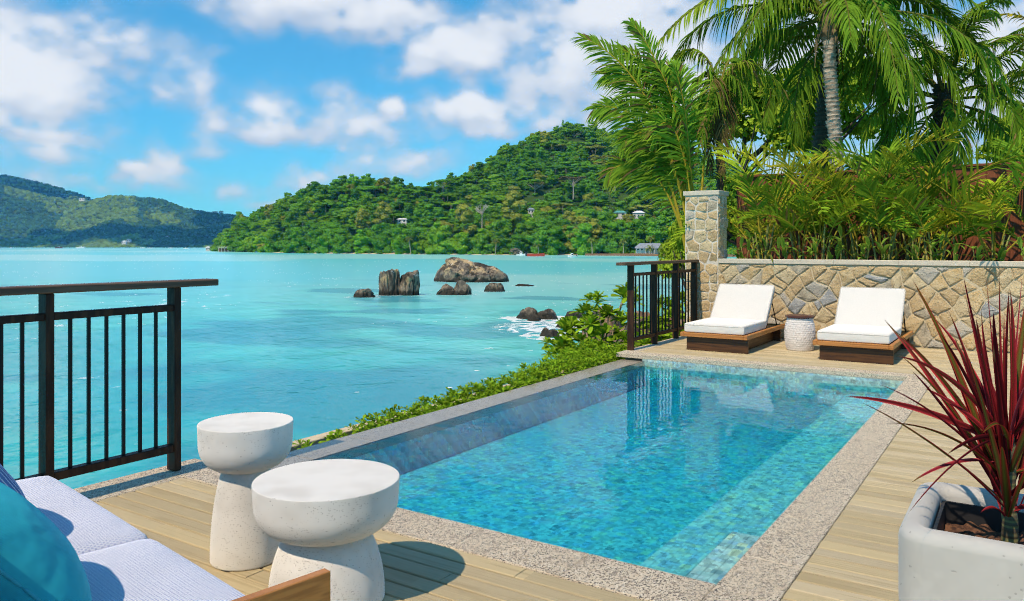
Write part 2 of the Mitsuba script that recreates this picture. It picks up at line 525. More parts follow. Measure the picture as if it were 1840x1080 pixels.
# ------------------------------------------------------------------ rubble stone wall, pillar, copings
STONES = []
for nm, a, b in (('a', (.52, .38, .20), (.42, .30, .16)), ('b', (.56, .45, .27), (.47, .37, .22)), ('c', (.36, .34, .30), (.46, .41, .33)),
                 ('d', (.25, .265, .28), (.36, .36, .35)), ('e', (.46, .32, .15), (.54, .41, .23)), ('f', (.44, .38, .28), (.32, .28, .21))):
    def fn(p, n, uv, a=a, b=b):
        t = FB(p.x * 14, p.y * 14, p.z * 14, octaves=4)
        g = N(p.x * 130, p.y * 130, p.z * 130)
        c = MIX(a, b, SS(.35, .65, t))
        c = MIX(c, (.60, .54, .43), SS(.62, .8, g) * .6)
        return MIX(c, (.12, .105, .09), SS(.70, .82, N(p.x * 90, p.y * 90 + 3, p.z * 90)) * .6)
    principled('mat_stone_' + nm, mikit.proc(fn), rough=.85, spec=.25, bump=lambda p, n, uv: FB(p.x * 45, p.y * 45, p.z * 45, octaves=3), bump_scale=.012)
    STONES.append('mat_stone_' + nm)
principled('mat_mortar', mikit.proc(lambda p, n, uv: MIX((.58, .49, .33), (.46, .39, .27), FB(p.x * 22, p.y * 22, p.z * 22))), rough=.9, spec=.2,
           bump=lambda p, n, uv: FB(p.x * 60, p.y * 60, p.z * 60), bump_scale=.006)
principled('mat_pale_mortar', mikit.proc(lambda p, n, uv: MIX((.66, .62, .54), (.52, .48, .41), FB(p.x * 22, p.y * 22, p.z * 22))), rough=.9, spec=.2,
           bump=lambda p, n, uv: FB(p.x * 60, p.y * 60, p.z * 60), bump_scale=.006)


def rubble(w, h, su, sv, rng, diag=True):
    """irregular polygons that fill the rectangle (0..w, 0..h)"""
    pts = []
    if diag:                      # a lattice set on its corner: four-sided stones, some split or merged
        rect = sbox(0.004, 0.004, w - .004, h - .004)
        a = math.radians(41)
        R = np.array([[math.cos(a), -math.sin(a)], [math.sin(a), math.cos(a)]])
        K = 45
        gi, gj = np.meshgrid(np.arange(-K, K), np.arange(-K, K), indexing='ij')
        P = np.stack([(gi + .33 * (gj % 2)) * su, gj * sv], -1) + rng.normal(0, .155 * su, (2 * K, 2 * K, 2))
        P = P @ R.T + [w / 2, h / 2]
        out = []
        for i in range(2 * K - 1):
            for j in range(2 * K - 1):
                q = P[[i, i + 1, i + 1, i], [j, j, j + 1, j + 1]]
                if q[:, 0].max() < 0 or q[:, 0].min() > w or q[:, 1].max() < 0 or q[:, 1].min() > h:
                    continue
                cells = [q]
                if rng.random() < .10:
                    m0, m1 = (q[0] * .45 + q[1] * .55), (q[3] * .55 + q[2] * .45)
                    cells = [np.array([q[0], m0, m1, q[3]]), np.array([m0, q[1], q[2], m1])]
                for c in cells:
                    g = Polygon(c).buffer(0).intersection(rect)
                    if not g.is_empty and g.geom_type == 'Polygon' and g.area > .0022:
                        out.append(g)
        return out
    else:
        j, y = 0, -.5
        while y < h + .5:
            hh = sv * rng.uniform(.75, 1.25)
            x = -.6 - rng.uniform(0, su)
            while x < w + .6:
                ww = su * rng.uniform(.65, 1.35)
                pts.append((x + ww / 2 + rng.normal(0, .02), y + hh / 2 + rng.normal(0, .022)))
                x += ww
            y += hh
    vor = Voronoi(np.array(pts))
    rect = sbox(0.004, 0.004, w - .004, h - .004)
    out = []
    for r in vor.point_region:
        reg = vor.regions[r]
        if len(reg) < 3 or -1 in reg:
            continue
        g = Polygon(vor.vertices[reg]).intersection(rect)
        if g.is_empty or g.geom_type != 'Polygon' or g.area < .0022:
            continue
        out.append(g)
    return out


def stone_mesh(g, rng, gap, proud):
    g = g.buffer(-gap * rng.uniform(.8, 1.4), join_style=2).simplify(.008)
    if g.is_empty or g.geom_type != 'Polygon' or g.area < .0009:
        return None
    g = g.buffer(-.006).buffer(.006, quad_segs=1)
    if g.is_empty or g.geom_type != 'Polygon':
        return None
    g = shapely.segmentize(g, .07)
    o = np.array(shapely.geometry.polygon.orient(g).exterior.coords)[:-1]
    o = o + rng.normal(0, .0028, o.shape)
    c = o.mean(0)
    n = len(o)
    r1 = c + (o - c) * (1 - .010 / max(.03, np.sqrt(g.area) / 2))
    r2 = c + (o - c) * .55 + rng.normal(0, .008, o.shape)
    tilt = rng.normal(0, .10, 2)
    d = lambda q, z, s: z + (q - c) @ tilt + rng.normal(0, s, len(q))
    v = np.vstack([np.column_stack([o, np.full(n, -.02)]), np.column_stack([o, d(o, proud * .55, .0015)]), np.column_stack([r1, d(r1, proud * .92, .0022)]),
                   np.column_stack([r2, d(r2, proud * 1.1, .004)]), [[c[0], c[1], proud * 1.12 + rng.normal(0, .004)]]])
    f = []
    for k in range(3):
        for i in range(n):
            a, b = k * n + i, k * n + (i + 1) % n
            f += [[a, b, b + n], [a, b + n, a + n]]
    for i in range(n):
        f.append([3 * n + i, 3 * n + (i + 1) % n, 4 * n])
    return v, np.array(f)


def face_front(v, x0, z0, y):          # (u, v, out) -> a face that looks towards -y
    return np.column_stack([x0 + v[:, 0], y - v[:, 2], z0 + v[:, 1]])


def face_right(v, x, y0, z0):          # a face that looks towards +x
    return np.column_stack([x + v[:, 2], y0 + v[:, 0], z0 + v[:, 1]])


def lay(holder, polys, rng, gap, proud, place, probs):
    for g in polys:
        m = stone_mesh(g, rng, gap, proud * rng.uniform(.7, 1.3))
        if m is not None:
            part(holder, 'stone', mikit.ply((place(m[0]), m[1]), STONES[rng.choice(6, p=probs)], smooth=35))


rng = np.random.default_rng(8)
wall = thing('stone_wall', 'low tan rubble stone wall with diamond laid stones behind the two sun loungers', 'wall')
part(wall, 'core', mikit.ply(pbox(-4.10, 1.72, WALL_Y, 12.46, -.4, 1.13), 'mat_mortar'))
lay(wall, rubble(5.8, 1.125, .210, .200, rng), rng, .0088, .027, lambda v: face_front(v, -4.09, 0, WALL_Y), [.35, .26, .09, .05, .17, .08])
for a in np.arange(-4.09, 1.7, .86):
    part(wall, 'coping_slab', mikit.ply(cbox(a + .001, a + .859, WALL_Y - .035, 12.50, 1.132, 1.200, .004), 'mat_cap_stone'))

pil = thing('stone_pillar', 'square stone pillar with flat granite cap at the left end of the wall', 'pillar')
part(pil, 'core', mikit.ply(pbox(-4.646, -4.101, WALL_Y + .001, 12.63, -1.2, 2.215), 'mat_pale_mortar'))
lay(pil, rubble(.545, 2.21, .20, .165, rng, False), rng, .010, .016, lambda v: face_front(v, -4.646, 0, WALL_Y), [.26, .38, .12, .02, .14, .08])
lay(pil, rubble(.425, 1.01, .20, .165, rng, False), rng, .010, .016, lambda v: face_right(v, -4.101, WALL_Y, 1.2), [.26, .38, .12, .02, .14, .08])
part(pil, 'cap', mikit.ply(cbox(-4.672, -4.075, WALL_Y - .03, 12.66, 2.215, 2.290, .006), 'mat_cap_stone'))

# soil of the raised bed behind the wall
principled('mat_soil', mikit.proc(lambda p, n, uv: MIX((.055, .035, .022), (.02, .013, .009), FB(p.x * 25, p.y * 25, p.z * 25))), rough=.95,
           bump=lambda p, n, uv: FB(p.x * 40, p.y * 40, p.z * 40), bump_scale=.02)
bx, by = np.meshgrid(np.linspace(-4.64, 2.3, 90), np.linspace(12.47, 16.3, 50), indexing='ij')
bz = 1.02 + .08 * meshkit.fbm(np.stack([bx * 2, by * 2, 0 * bx], -1), 4, 3)
i, j = np.meshgrid(np.arange(89), np.arange(49), indexing='ij')
q = np.stack([i * 50 + j, (i + 1) * 50 + j, (i + 1) * 50 + j + 1, i * 50 + j + 1], -1).reshape(-1, 4)
k = setting('garden_bed')
whole(k, mikit.ply((np.stack([bx, by, bz], -1).reshape(-1, 3), q), 'mat_soil', smooth=True))

# ------------------------------------------------------------------ fence behind the palms
FENCE = []
for nm, a, b in (('a', (.185, .052, .018), (.12, .034, .012)), ('b', (.22, .068, .024), (.15, .045, .016)), ('c', (.14, .04, .015), (.09, .028, .011))):
    def fn(p, n, uv, a=a, b=b):
        return MIX(a, b, SS(.3, .7, FB(p.x * 50, p.y * 50, p.z * 2.5, octaves=4)))
    principled('mat_fence_' + nm, mikit.proc(fn), rough=.55, spec=.35)
    FENCE.append('mat_fence_' + nm)
fence = thing('timber_fence', 'tall reddish brown timber board fence behind the row of leafy palms', 'fence')
fb = mikit.ply(cbox(-.0865, .0865, -.011, .011, .9, 2.72, .004), FENCE[0])
fps = [{**fb, 'bsdf': {'type': 'ref', 'id': m}} for m in FENCE]
for n, x in enumerate(np.arange(-4.62, 2.2, .165)):
    dz = rng.uniform(-.012, .012)
    part(fence, 'board', at(fps[rng.choice(3, p=[.4, .4, .2])], T().translate([x, 15.25 + (n % 2) * .024, dz])))
for x in np.arange(-4.72, 2.3, 1.155):
    part(fence, 'post', mikit.ply(cbox(x - .05, x + .05, 15.29, 15.39, .9, 2.60, .005), 'mat_fence_c'))
for z in (1.35, 2.35):
    part(fence, 'rail', mikit.ply(cbox(-4.7, 2.25, 15.283, 15.31, z, z + .09, .004), 'mat_fence_c'))
part(fence, 'cap', mikit.ply(cbox(-4.76, 2.25, 15.19, 15.36, 2.735, 2.775, .005), 'mat_fence_b'))

# ------------------------------------------------------------------ railings
def railing(name, label, y0, y1, posts, mids, cap0, cap1, bars):
    r = thing(name, label, 'railing')
    for y in posts:
        part(r, 'post', mikit.ply(cbox(-4.508, -4.420, y - .0225, y + .0225, .0015, 1.1445, .005), 'mat_rail'))
    part(r, 'handrail', mikit.ply(cbox(-4.532, -4.396, cap0, cap1, 1.145, 1.187, .006), 'mat_rail_cap'))
    for a, b in mids:
        part(r, 'mid_rail', mikit.ply(cbox(-4.490, -4.430, a, b, .997, 1.037, .004), 'mat_rail'))
        part(r, 'bottom_rail', mikit.ply(cbox(-4.490, -4.430, a, b, .120, .167, .004), 'mat_rail'))
    for y in bars:
        part(r, 'baluster', mikit.ply(cbox(-4.469, -4.451, y - .009, y + .009, .166, .998, .002), 'mat_baluster'))
    return r


pl = [2.95 - .765 * k for k in range(6)]
railing('deck_railing', 'dark brown timber railing with thin bars beside the sofa on the left', -1, 3, pl,
        [(b + .0225, a - .0225) for a, b in zip(pl, pl[1:])], -1.0, 3.228, [b + .0225 + (a - b - .045) * (k + 1) / 7 for a, b in zip(pl, pl[1:]) for k in range(6)])
pr = [9.715, 10.515, 11.33, 12.12]
railing('deck_railing', 'dark brown timber railing running to the stone pillar beyond the pool', 9.7, 12.2, pr,
        [(a + .0225, b - .0225) for a, b in zip(pr, pr[1:])], 9.40, 12.165, [a + .0225 + (b - a - .045) * (k + 1) / 6 for a, b in zip(pr, pr[1:]) for k in range(5)])
# ================================================================== the sea, the bay and its hills
SEA = -4.0
ROCKS = [  # x, y, half width across, half depth, height, seed, kind
    (-71.6, 97.2, 6.1, 3.6, 3.75, 1, 'dome'), (-59.0, 65.4, 1.35, 1.4, 2.95, 2, 'tower'), (-57.3, 66.5, 1.55, 1.4, 2.78, 3, 'tower'),
    (-58.9, 61.0, 1.35, .9, .95, 4, 'low'), (-54.3, 69.4, 1.3, 1.0, 1.2, 5, 'low'), (-52.9, 70.3, 1.25, 1.0, 1.6, 6, 'block'),
    (-53.5, 77.3, 1.5, 1.1, 1.05, 7, 'low'), (-57.2, 90.0, 1.5, .5, .28, 8, 'low'),
    (-31.3, 49.8, .95, .7, .85, 9, 'low'), (-29.9, 50.4, 1.0, .8, .75, 10, 'low'), (-30.0, 48.6, .6, .5, .52, 11, 'low'),
    (-28.5, 52.0, .9, .7, .55, 12, 'low'), (-24.3, 40.8, .42, .4, .50, 13, 'low'), (-23.7, 40.5, .5, .42, .46, 14, 'low'), (-25.9, 45.6, .5, .35, .32, 15, 'low'),
]


def sea_color(p, n, uv):
    big = FB(p.x / 37, p.y / 37, 3, octaves=4)
    mid = FB(p.x / 7.5 + 9, p.y / 7.5, 5, octaves=3)
    fine = FB(p.x / 2.1, p.y / 2.1, 7, octaves=3)
    c = MIX((.018, .35, .385), (.030, .42, .405), SS(.35, .65, mid))                      # deeper water under the terrace
    sand = SS(6., 36., p.y + 26 * (big - .5) + 12 * (mid - .5) + .22 * p.x)
    c = MIX(c, (.085, .49, .47), sand * SS(.30, .60, big + .25 * (mid - .5)))             # pale sand shows through
    c = MIX(c, (.028, .36, .40), SS(.50, .66, FB(p.x / 23 + 4, p.y / 16, 6, octaves=4)) * .7)
    c = c * (.88 + .26 * fine)
    bar = SS(.44, .62, FB(p.x / 160 + 3, p.y / 95, 2, octaves=4))
    shoal = SS(60., 130., p.y + 40 * (big - .5) - .35 * p.x)
    c = MIX(c, MIX((.105, .48, .53), (.23, .54, .55), bar), shoal)
    patch = SS(.60, .70, FB(p.x / 14 + 30, p.y / 10, 4, octaves=3)) * SS(150., 90., dr.sqrt(p.x * p.x + p.y * p.y))
    c = MIX(c, (.010, .20, .30), patch * .60)
    # foam: around the rocks and as flecks on the small crests
    f = mi.Float(0)
    for x, y, w, d, h, s, k in ROCKS:
        q = dr.sqrt(dr.square((p.x - x) / (w + 1.2)) + dr.square((p.y - y) / (d + 1.2)))
        f = dr.maximum(f, SS(1.55, .75, q) * (.75 if k == 'low' and y < 60 else .42))
    q = dr.sqrt(dr.square((p.x + 26.0) / 7) + dr.square((p.y - 46) / 8))
    f = dr.maximum(f, SS(1.2, .2, q) * .72)
    q = dr.sqrt(dr.square((p.x + 12.0) / 7) + dr.square((p.y - 21) / 9))
    f = dr.maximum(f, SS(1.2, .4, q) * .7)
    lace = FB(p.x * 1.1, p.y * 1.1, 6, octaves=5)
    foam = SS(.0, .10, f * .9 - dr.abs(lace - .5) * 2.2 - .28)
    crest = SS(.775, .80, FB(p.x * 1.3, p.y * 1.3, 9, octaves=4)) * SS(.5, .62, FB(p.x / 9, p.y / 9, 1))
    line = dr.abs(p.x + .57 * p.y + 43 + 5 * (FB(p.x / 6, p.y / 6, 2) - .5))
    roll = SS(.9, .15, line) * SS(9., 5., dr.abs(p.y - 48.)) * SS(.45, .6, FB(p.x * .8, p.y * .8, 5))
    return MIX(c, (.78, .82, .82), dr.clip(dr.maximum(foam, dr.maximum(crest, roll * .7)), 0, 1))


def sea_bump(p, n, uv):
    a = dr.sin(.62 * p.x + .35 * p.y + 5 * FB(p.x / 15, p.y / 15, 1))
    return .02 * a + .14 * FB(p.x / 1.9, p.y / 1.9, 2, octaves=3) + .060 * FB(p.x / .40, p.y / .40, 4, octaves=3)


principled('mat_sea', mikit.proc(sea_color), rough=.16, spec=.18, bump=sea_bump, bump_scale=.55, eps=2e-2)
ang = np.linspace(0, 2 * math.pi, 97)[:-1]
rad = np.array([0.5, 12, 25, 50, 100, 200, 400, 800, 1600, 2400, 4500, 7000.])
v = np.array([[r * math.cos(a), r * math.sin(a), SEA] for r in rad for a in ang])
i, j = np.meshgrid(np.arange(len(rad) - 1), np.arange(96), indexing='ij')
jn = (j + 1) % 96
q = np.stack([i * 96 + j, (i + 1) * 96 + j, (i + 1) * 96 + jn, i * 96 + jn], -1).reshape(-1, 4)
whole(setting('sea'), mikit.ply((v, q), 'mat_sea'))


# ------------------------------------------------------------------ rocks
def rock_color(p, n, uv):
    a = FB(p.x * .9, p.y * .9, p.z * .9, octaves=4)
    b = FB(p.x * 4.5, p.y * 4.5, p.z * 2.2, octaves=4)
    c = MIX((.095, .080, .062), (.21, .17, .12), SS(.35, .65, b))
    c = MIX(c, (.46, .33, .175), SS(.50, .60, a + .12 * (b - .5)) * SS(SEA + 1.0, SEA + 2.2, p.z + 1.5 * (b - .5)))      # dry tan granite
    c = MIX(c, (.035, .028, .02), SS(.54, .64, FB(p.x * 1.6 + 5, p.y * 1.6, p.z * .5, octaves=3)) * .85)          # dark lichen streaks
    c = MIX(c, (.55, .53, .48), SS(.70, .78, FB(p.x * 2.2, p.y * 2.2, p.z * 2.2 + 7, octaves=3)) * .8 * SS(SEA + 1.6, SEA + 2.6, p.z))
    return MIX((.022, .019, .013), c, SS(SEA + .25, SEA + .7, p.z + .5 * (b - .5)))                                      # weed below the tide mark


principled('mat_rock', mikit.proc(rock_color), rough=.7, spec=.35, bump=lambda p, n, uv: FB(p.x * 3, p.y * 3, p.z * 3, octaves=5), bump_scale=.12, eps=6e-3)
_ICO = {k: trimesh.creation.icosphere(subdivisions=k) for k in (1, 2, 3, 4, 5)}


def rock(center, half, seed, kind, sub=5, yaw=0.0):
    r = np.random.default_rng(seed)
    p = np.array(_ICO[sub].vertices)
    if kind == 'tower':
        p[:, 2] = np.sign(p[:, 2]) * np.abs(p[:, 2]) ** .40
        p[:, :2] *= (1.05 - .10 * np.clip(p[:, 2:3], 0, 1))
        p[:, 2] = np.minimum(p[:, 2], .80 + .10 * p[:, 0])
    for _ in range(14 if kind != 'dome' else 8):
        d = r.normal(0, 1, 3)
        d[2] = abs(d[2]) * (.6 if kind != 'tower' else .12)
        d /= np.linalg.norm(d)
        o = r.uniform(.66, .92)
        p -= np.clip(p @ d - o, 0, None)[:, None] * d * .85
    if kind == 'dome':
        p[:, 2] *= 1 - .25 * np.clip(p[:, 0], -1, 1) ** 1 * (p[:, 0] > 0)
    k = 1.5 if kind != 'tower' else 2.4
    nz = meshkit.fbm(p * k + seed * 3.7, 5, seed) - .5
    crack = np.abs(meshkit.fbm(p * [1.8, 1.8, .8] + seed * 1.3, 3, seed + 50) - .5)
    p *= (1 + .34 * nz - .14 * np.clip(.05 - crack, 0, 1) / .05)[:, None]
    p[:, 2] -= p[:, 2].min() * 0
    p = p / [np.abs(p[:, 0]).max(), np.abs(p[:, 1]).max(), p[:, 2].max()] * [half[0], half[1], half[2]]
    c, s = math.cos(yaw), math.sin(yaw)
    p = p @ np.array([[c, s, 0], [-s, c, 0], [0, 0, 1]])
    return p + center, np.array(_ICO[sub].faces)


RL = ['large domed tan and dark boulder rising from the sea, biggest of the rocks', 'tall pale topped rock standing in the sea, left of the twin rocks',
      'tall dark rock standing in the sea, right of the twin rocks', 'low dark rock at the foot of the twin tall rocks',
      'low dark rock in front of the large domed boulder, left half of a pair', 'dark blocky rock in front of the large domed boulder, right half of a pair',
      'small rounded rock right of the blocky rock in the sea', 'flat rock barely breaking the sea right of the domed boulder',
      'rounded wet rock in white surf, leftmost of the surf rocks', 'rounded wet rock in white surf behind the leftmost surf rock', 'small wet rock in white surf at the front of the group',
      'flat wet rock in the surf nearest the green shrub', 'brown rounded rock alone in the near surf', 'dark wet rock touching the brown rounded rock in the near surf', 'tiny flat rock behind the brown surf rocks']
for (x, y, w, d, h, s, k), l in zip(ROCKS, RL):
    whole(thing('sea_rock', l, 'rock', 'rocks in the bay'), mikit.ply(rock((x, y, SEA), (w, d, h), s, k, 5 if w > 1 else 4, YAW), 'mat_rock', smooth=40))
BOUL = [(-10.9, 21.9, -2.5, 1.15, 2.1, 31, 'dark rounded boulder topping the pile behind the green shrub'), (-9.2, 20.4, -2.5, 1.2, 2.1, 32, 'brown boulder in the pile just left of the far railing'),
        (-9.3, 23.2, -2.4, 1.2, 1.9, 33, 'brown boulder farthest back in the pile, behind the railing corner'), (-8.2, 21.0, -2.4, 1.1, 1.9, 34, 'boulder seen through the left bay of the far railing, highest there'),
        (-8.6, 17.6, -3.0, .9, 1.5, 35, 'small brown boulder under the branches of the green shrub'), (-7.3, 16.6, -2.8, .9, 1.6, 36, 'boulder low behind the first post of the far railing'),
        (-7.4, 18.6, -2.7, 1.0, 1.7, 37, 'boulder in the middle of the pile behind the first railing bay'), (-7.0, 19.8, -2.5, 1.1, 1.9, 38, 'boulder seen through the middle bay of the far railing'),
        (-9.6, 18.8, -3.8, .9, 1.1, 39, 'low wet boulder left of the pile at the water'), (-6.3, 17.8, -3.2, .9, 1.6, 40, 'boulder seen through the right bay of the far railing'),
        (-6.9, 14.6, -3.6, .8, 1.4, 41, 'nearest small boulder hidden deep in the green shrub')]


def boulder_color(p, n, uv):
    b = FB(p.x * 5, p.y * 5, p.z * 4, octaves=4)
    c = MIX((.16, .085, .045), (.27, .17, .10), SS(.35, .65, b))
    c = MIX(c, (.07, .055, .045), SS(.52, .64, FB(p.x * 2.2 + 5, p.y * 2.2, p.z * 1.1, octaves=3)))
    return MIX(c, (.40, .36, .30), SS(.68, .78, FB(p.x * 7, p.y * 7, p.z * 7 + 3, octaves=2)) * .5)


principled('mat_boulder', mikit.proc(boulder_color), rough=.6, spec=.4, bump=lambda p, n, uv: FB(p.x * 6, p.y * 6, p.z * 6, octaves=4), bump_scale=.05, eps=4e-3)
for n, (x, y, z, w, h, s, l) in enumerate(BOUL):
    whole(thing('shore_boulder', l, 'boulder', 'boulders piled on the shore'),
          mikit.ply(rock((x, y, z), (w, w * .85, h), s, 'low', 4, s), 'mat_boulder', smooth=40))
# shore under the terrace edge: a bank of earth and stones
bx, by = np.meshgrid(np.linspace(-12, 3, 60), np.linspace(9.7, 40, 80), indexing='ij')
bz = -4.6 + 4.0 * np.clip((bx + 9.5 + (by - 10) * .10) / 5.0, 0, 1) + .5 * (meshkit.fbm(np.stack([bx * .6, by * .6, 0 * bx], -1), 4, 6) - .5)
bz = np.where(by > 12.4, bz + np.clip((by - 12.4) / 4, 0, 1) * np.clip((bx + 5) / 3, 0, 1) * 1.2, bz)
bz = np.where((bx > -4.4), np.minimum(bz, np.where(by < 16.4, -.75, 9)), bz)
i, j = np.meshgrid(np.arange(59), np.arange(79), indexing='ij')
q = np.stack([i * 80 + j, (i + 1) * 80 + j, (i + 1) * 80 + j + 1, i * 80 + j + 1], -1).reshape(-1, 4)
principled('mat_bank', mikit.proc(lambda p, n, uv: MIX((.20, .145, .085), (.08, .06, .035), FB(p.x * 2, p.y * 2, p.z * 2, octaves=4))), rough=.9)
whole(setting('shore_bank'), mikit.ply((np.stack([bx, by, bz], -1).reshape(-1, 3), q), 'mat_bank', smooth=True))

# ------------------------------------------------------------------ hills
principled('mat_hill', mikit.proc(lambda p, n, uv: MIX((.030, .060, .014), (.055, .10, .02), FB(p.x / 9, p.y / 9, p.z / 9, octaves=4))), rough=.95, spec=.1)
principled('mat_far_hill', mikit.proc(lambda p, n, uv: MIX((.022, .050, .016), MIX((.05, .10, .02), (.16, .17, .03), SS(.55, .7, FB(p.x / 210, p.y / 210, 2, octaves=3))), SS(.35, .65, FB(p.x / 45, p.y / 45, p.z / 45, octaves=4)))), rough=.95, spec=.1)


class Hill:
    """a loft from a shore line up to a ridge line and down behind it"""

    def __init__(self, shore, ridge, prof, ns, rough, seed, foot):
        self.sh, self.ri = (np.asarray(a, float) for a in (shore, ridge))
        self.prof, self.rough, self.seed, self.ns, self.foot = prof, rough, seed, ns, foot

    def at(self, s, t):
        """s in 0..1 along, t: 0 shore, 1 ridge"""
        s, t = np.asarray(s, float), np.asarray(t, float)
        a = np.stack([np.interp(s, np.linspace(0, 1, len(self.sh)), self.sh[:, k]) for k in range(2)], -1)
        b = np.stack([np.interp(s, np.linspace(0, 1, len(self.ri)), self.ri[:, k]) for k in range(3)], -1)
        xy = a + (b[..., :2] - a) * t[..., None]
        h = np.interp(t, self.prof[0], self.prof[1])
        z = self.foot + (b[..., 2] - self.foot) * h
        nz = meshkit.fbm(np.stack([xy[..., 0] / self.rough[0], xy[..., 1] / self.rough[0], 0 * t], -1), 4, self.seed) - .5
        z = z + nz * self.rough[1] * np.clip(np.sin(np.clip(t, 0, 1.0) * math.pi), 0, 1)
        return np.concatenate([xy, z[..., None]], -1)

    def mesh(self, n, m, tmax):
        s, t = np.meshgrid(np.linspace(0, 1, n), np.linspace(0, tmax, m), indexing='ij')
        i, j = np.meshgrid(np.arange(n - 1), np.arange(m - 1), indexing='ij')
        q = np.stack([i * m + j, i * m + j + 1, (i + 1) * m + j + 1, (i + 1) * m + j], -1).reshape(-1, 4)
        return self.at(s, t).reshape(-1, 3), q


HILL = Hill([(-780, 565), (-719, 533), (-659, 501), (-562, 456), (-483, 424), (-428, 413), (-380, 409), (-347, 406), (-325, 409), (-292, 406), (-269, 410), (-255, 413), (-232, 422), (-211, 424),
             (-168, 416), (-136, 413), (-98, 402), (-59, 380)],
            [(-779, 566, -4), (-754, 558, 2), (-726, 552, 21), (-652, 529, 34), (-592, 520, 46), (-546, 527, 55), (-511, 550, 57), (-485, 567, 50), (-475, 597, 54), (-467, 650, 75), (-455, 694, 103),
             (-446, 724, 117), (-421, 765, 128), (-394, 794, 126), (-337, 831, 112), (-278, 846, 86), (-202, 824, 52), (-119, 759, 16)],
            ([0, .05, .2, .4, .6, .8, .95, 1.0, 1.1, 1.5], [0, .02, .10, .27, .50, .78, .97, 1.0, .97, .3]), 18, (75, 26), 3, -4.0)
whole(setting('hill'), mikit.ply(HILL.mesh(150, 60, 1.5), 'mat_hill', smooth=True))
FARH = Hill([(-3951, 1594), (-3827, 1675), (-3681, 1747), (-3527, 1812), (-3405, 1856), (-3315, 1892), (-3215, 1933), (-3087, 1981), (-2963, 2003), (-2822, 2035), (-2684, 2066), (-2511, 2120)],
            [(-4854, 1958, 352), (-4701, 2058, 338), (-4496, 2133, 286), (-4294, 2206, 244), (-4132, 2252, 236), (-3997, 2281, 262), (-3900, 2345, 257), (-3733, 2395, 238), (-3592, 2427, 192),
             (-3430, 2474, 163), (-3271, 2518, 147), (-3109, 2624, 112)],
            ([0, .06, .3, .5, .75, .95, 1.0, 1.1, 1.5], [0, .015, .18, .42, .72, .97, 1.0, .97, .5]), 12, (330, 130), 9, -4.0)
whole(setting('far_hill'), mikit.ply(FARH.mesh(240, 110, 1.5), 'mat_far_hill', smooth=True))
BACKH = Hill([(-4900, 1900), (-4800, 2050), (-4650, 2150), (-4500, 2250), (-4350, 2320), (-4200, 2400)],
             [(-5932, 2327, 526), (-5747, 2449, 486), (-5509, 2545, 444), (-5274, 2639, 386), (-5043, 2731, 314), (-4875, 2782, 219)],
             ([0, .5, .9, 1.0, 1.1, 1.5], [.1, .5, .95, 1.0, .97, .5]), 6, (260, 60), 12, -4.0)
whole(setting('far_hill'), mikit.ply(BACKH.mesh(160, 60, 1.5), 'mat_far_hill', smooth=True))
# sand along the foot of the near hill
s, t = np.meshgrid(np.linspace(.2, 1, 240), np.linspace(0, 1, 6), indexing='ij')
bp = HILL.at(s, 0 * t)
out = np.stack([.1 + 0 * s, -.99 + 0 * s], -1)
wv = 2.0 + 9.0 * meshkit.fbm(np.stack([bp[..., 0] / 30, 0 * s, 0 * s], -1), 3, 2)
bp[..., :2] += out * ((t - .45) * wv)[..., None]
bp[..., 2] = -3.15 - 1.0 * t
i, j = np.meshgrid(np.arange(239), np.arange(5), indexing='ij')
q = np.stack([i * 6 + j, i * 6 + j + 1, (i + 1) * 6 + j + 1, (i + 1) * 6 + j], -1).reshape(-1, 4)
principled('mat_sand', mikit.proc(lambda p, n, uv: MIX((.56, .47, .34), (.33, .26, .17), FB(p.x / 5, p.y / 5, 1, octaves=3))), rough=.9)
whole(setting('beach'), mikit.ply((bp.reshape(-1, 3), q), 'mat_sand', smooth=True))
scene['mat_forest'] = {'type': 'twosided', 'bsdf': {'type': 'diffuse', 'reflectance': VC}}


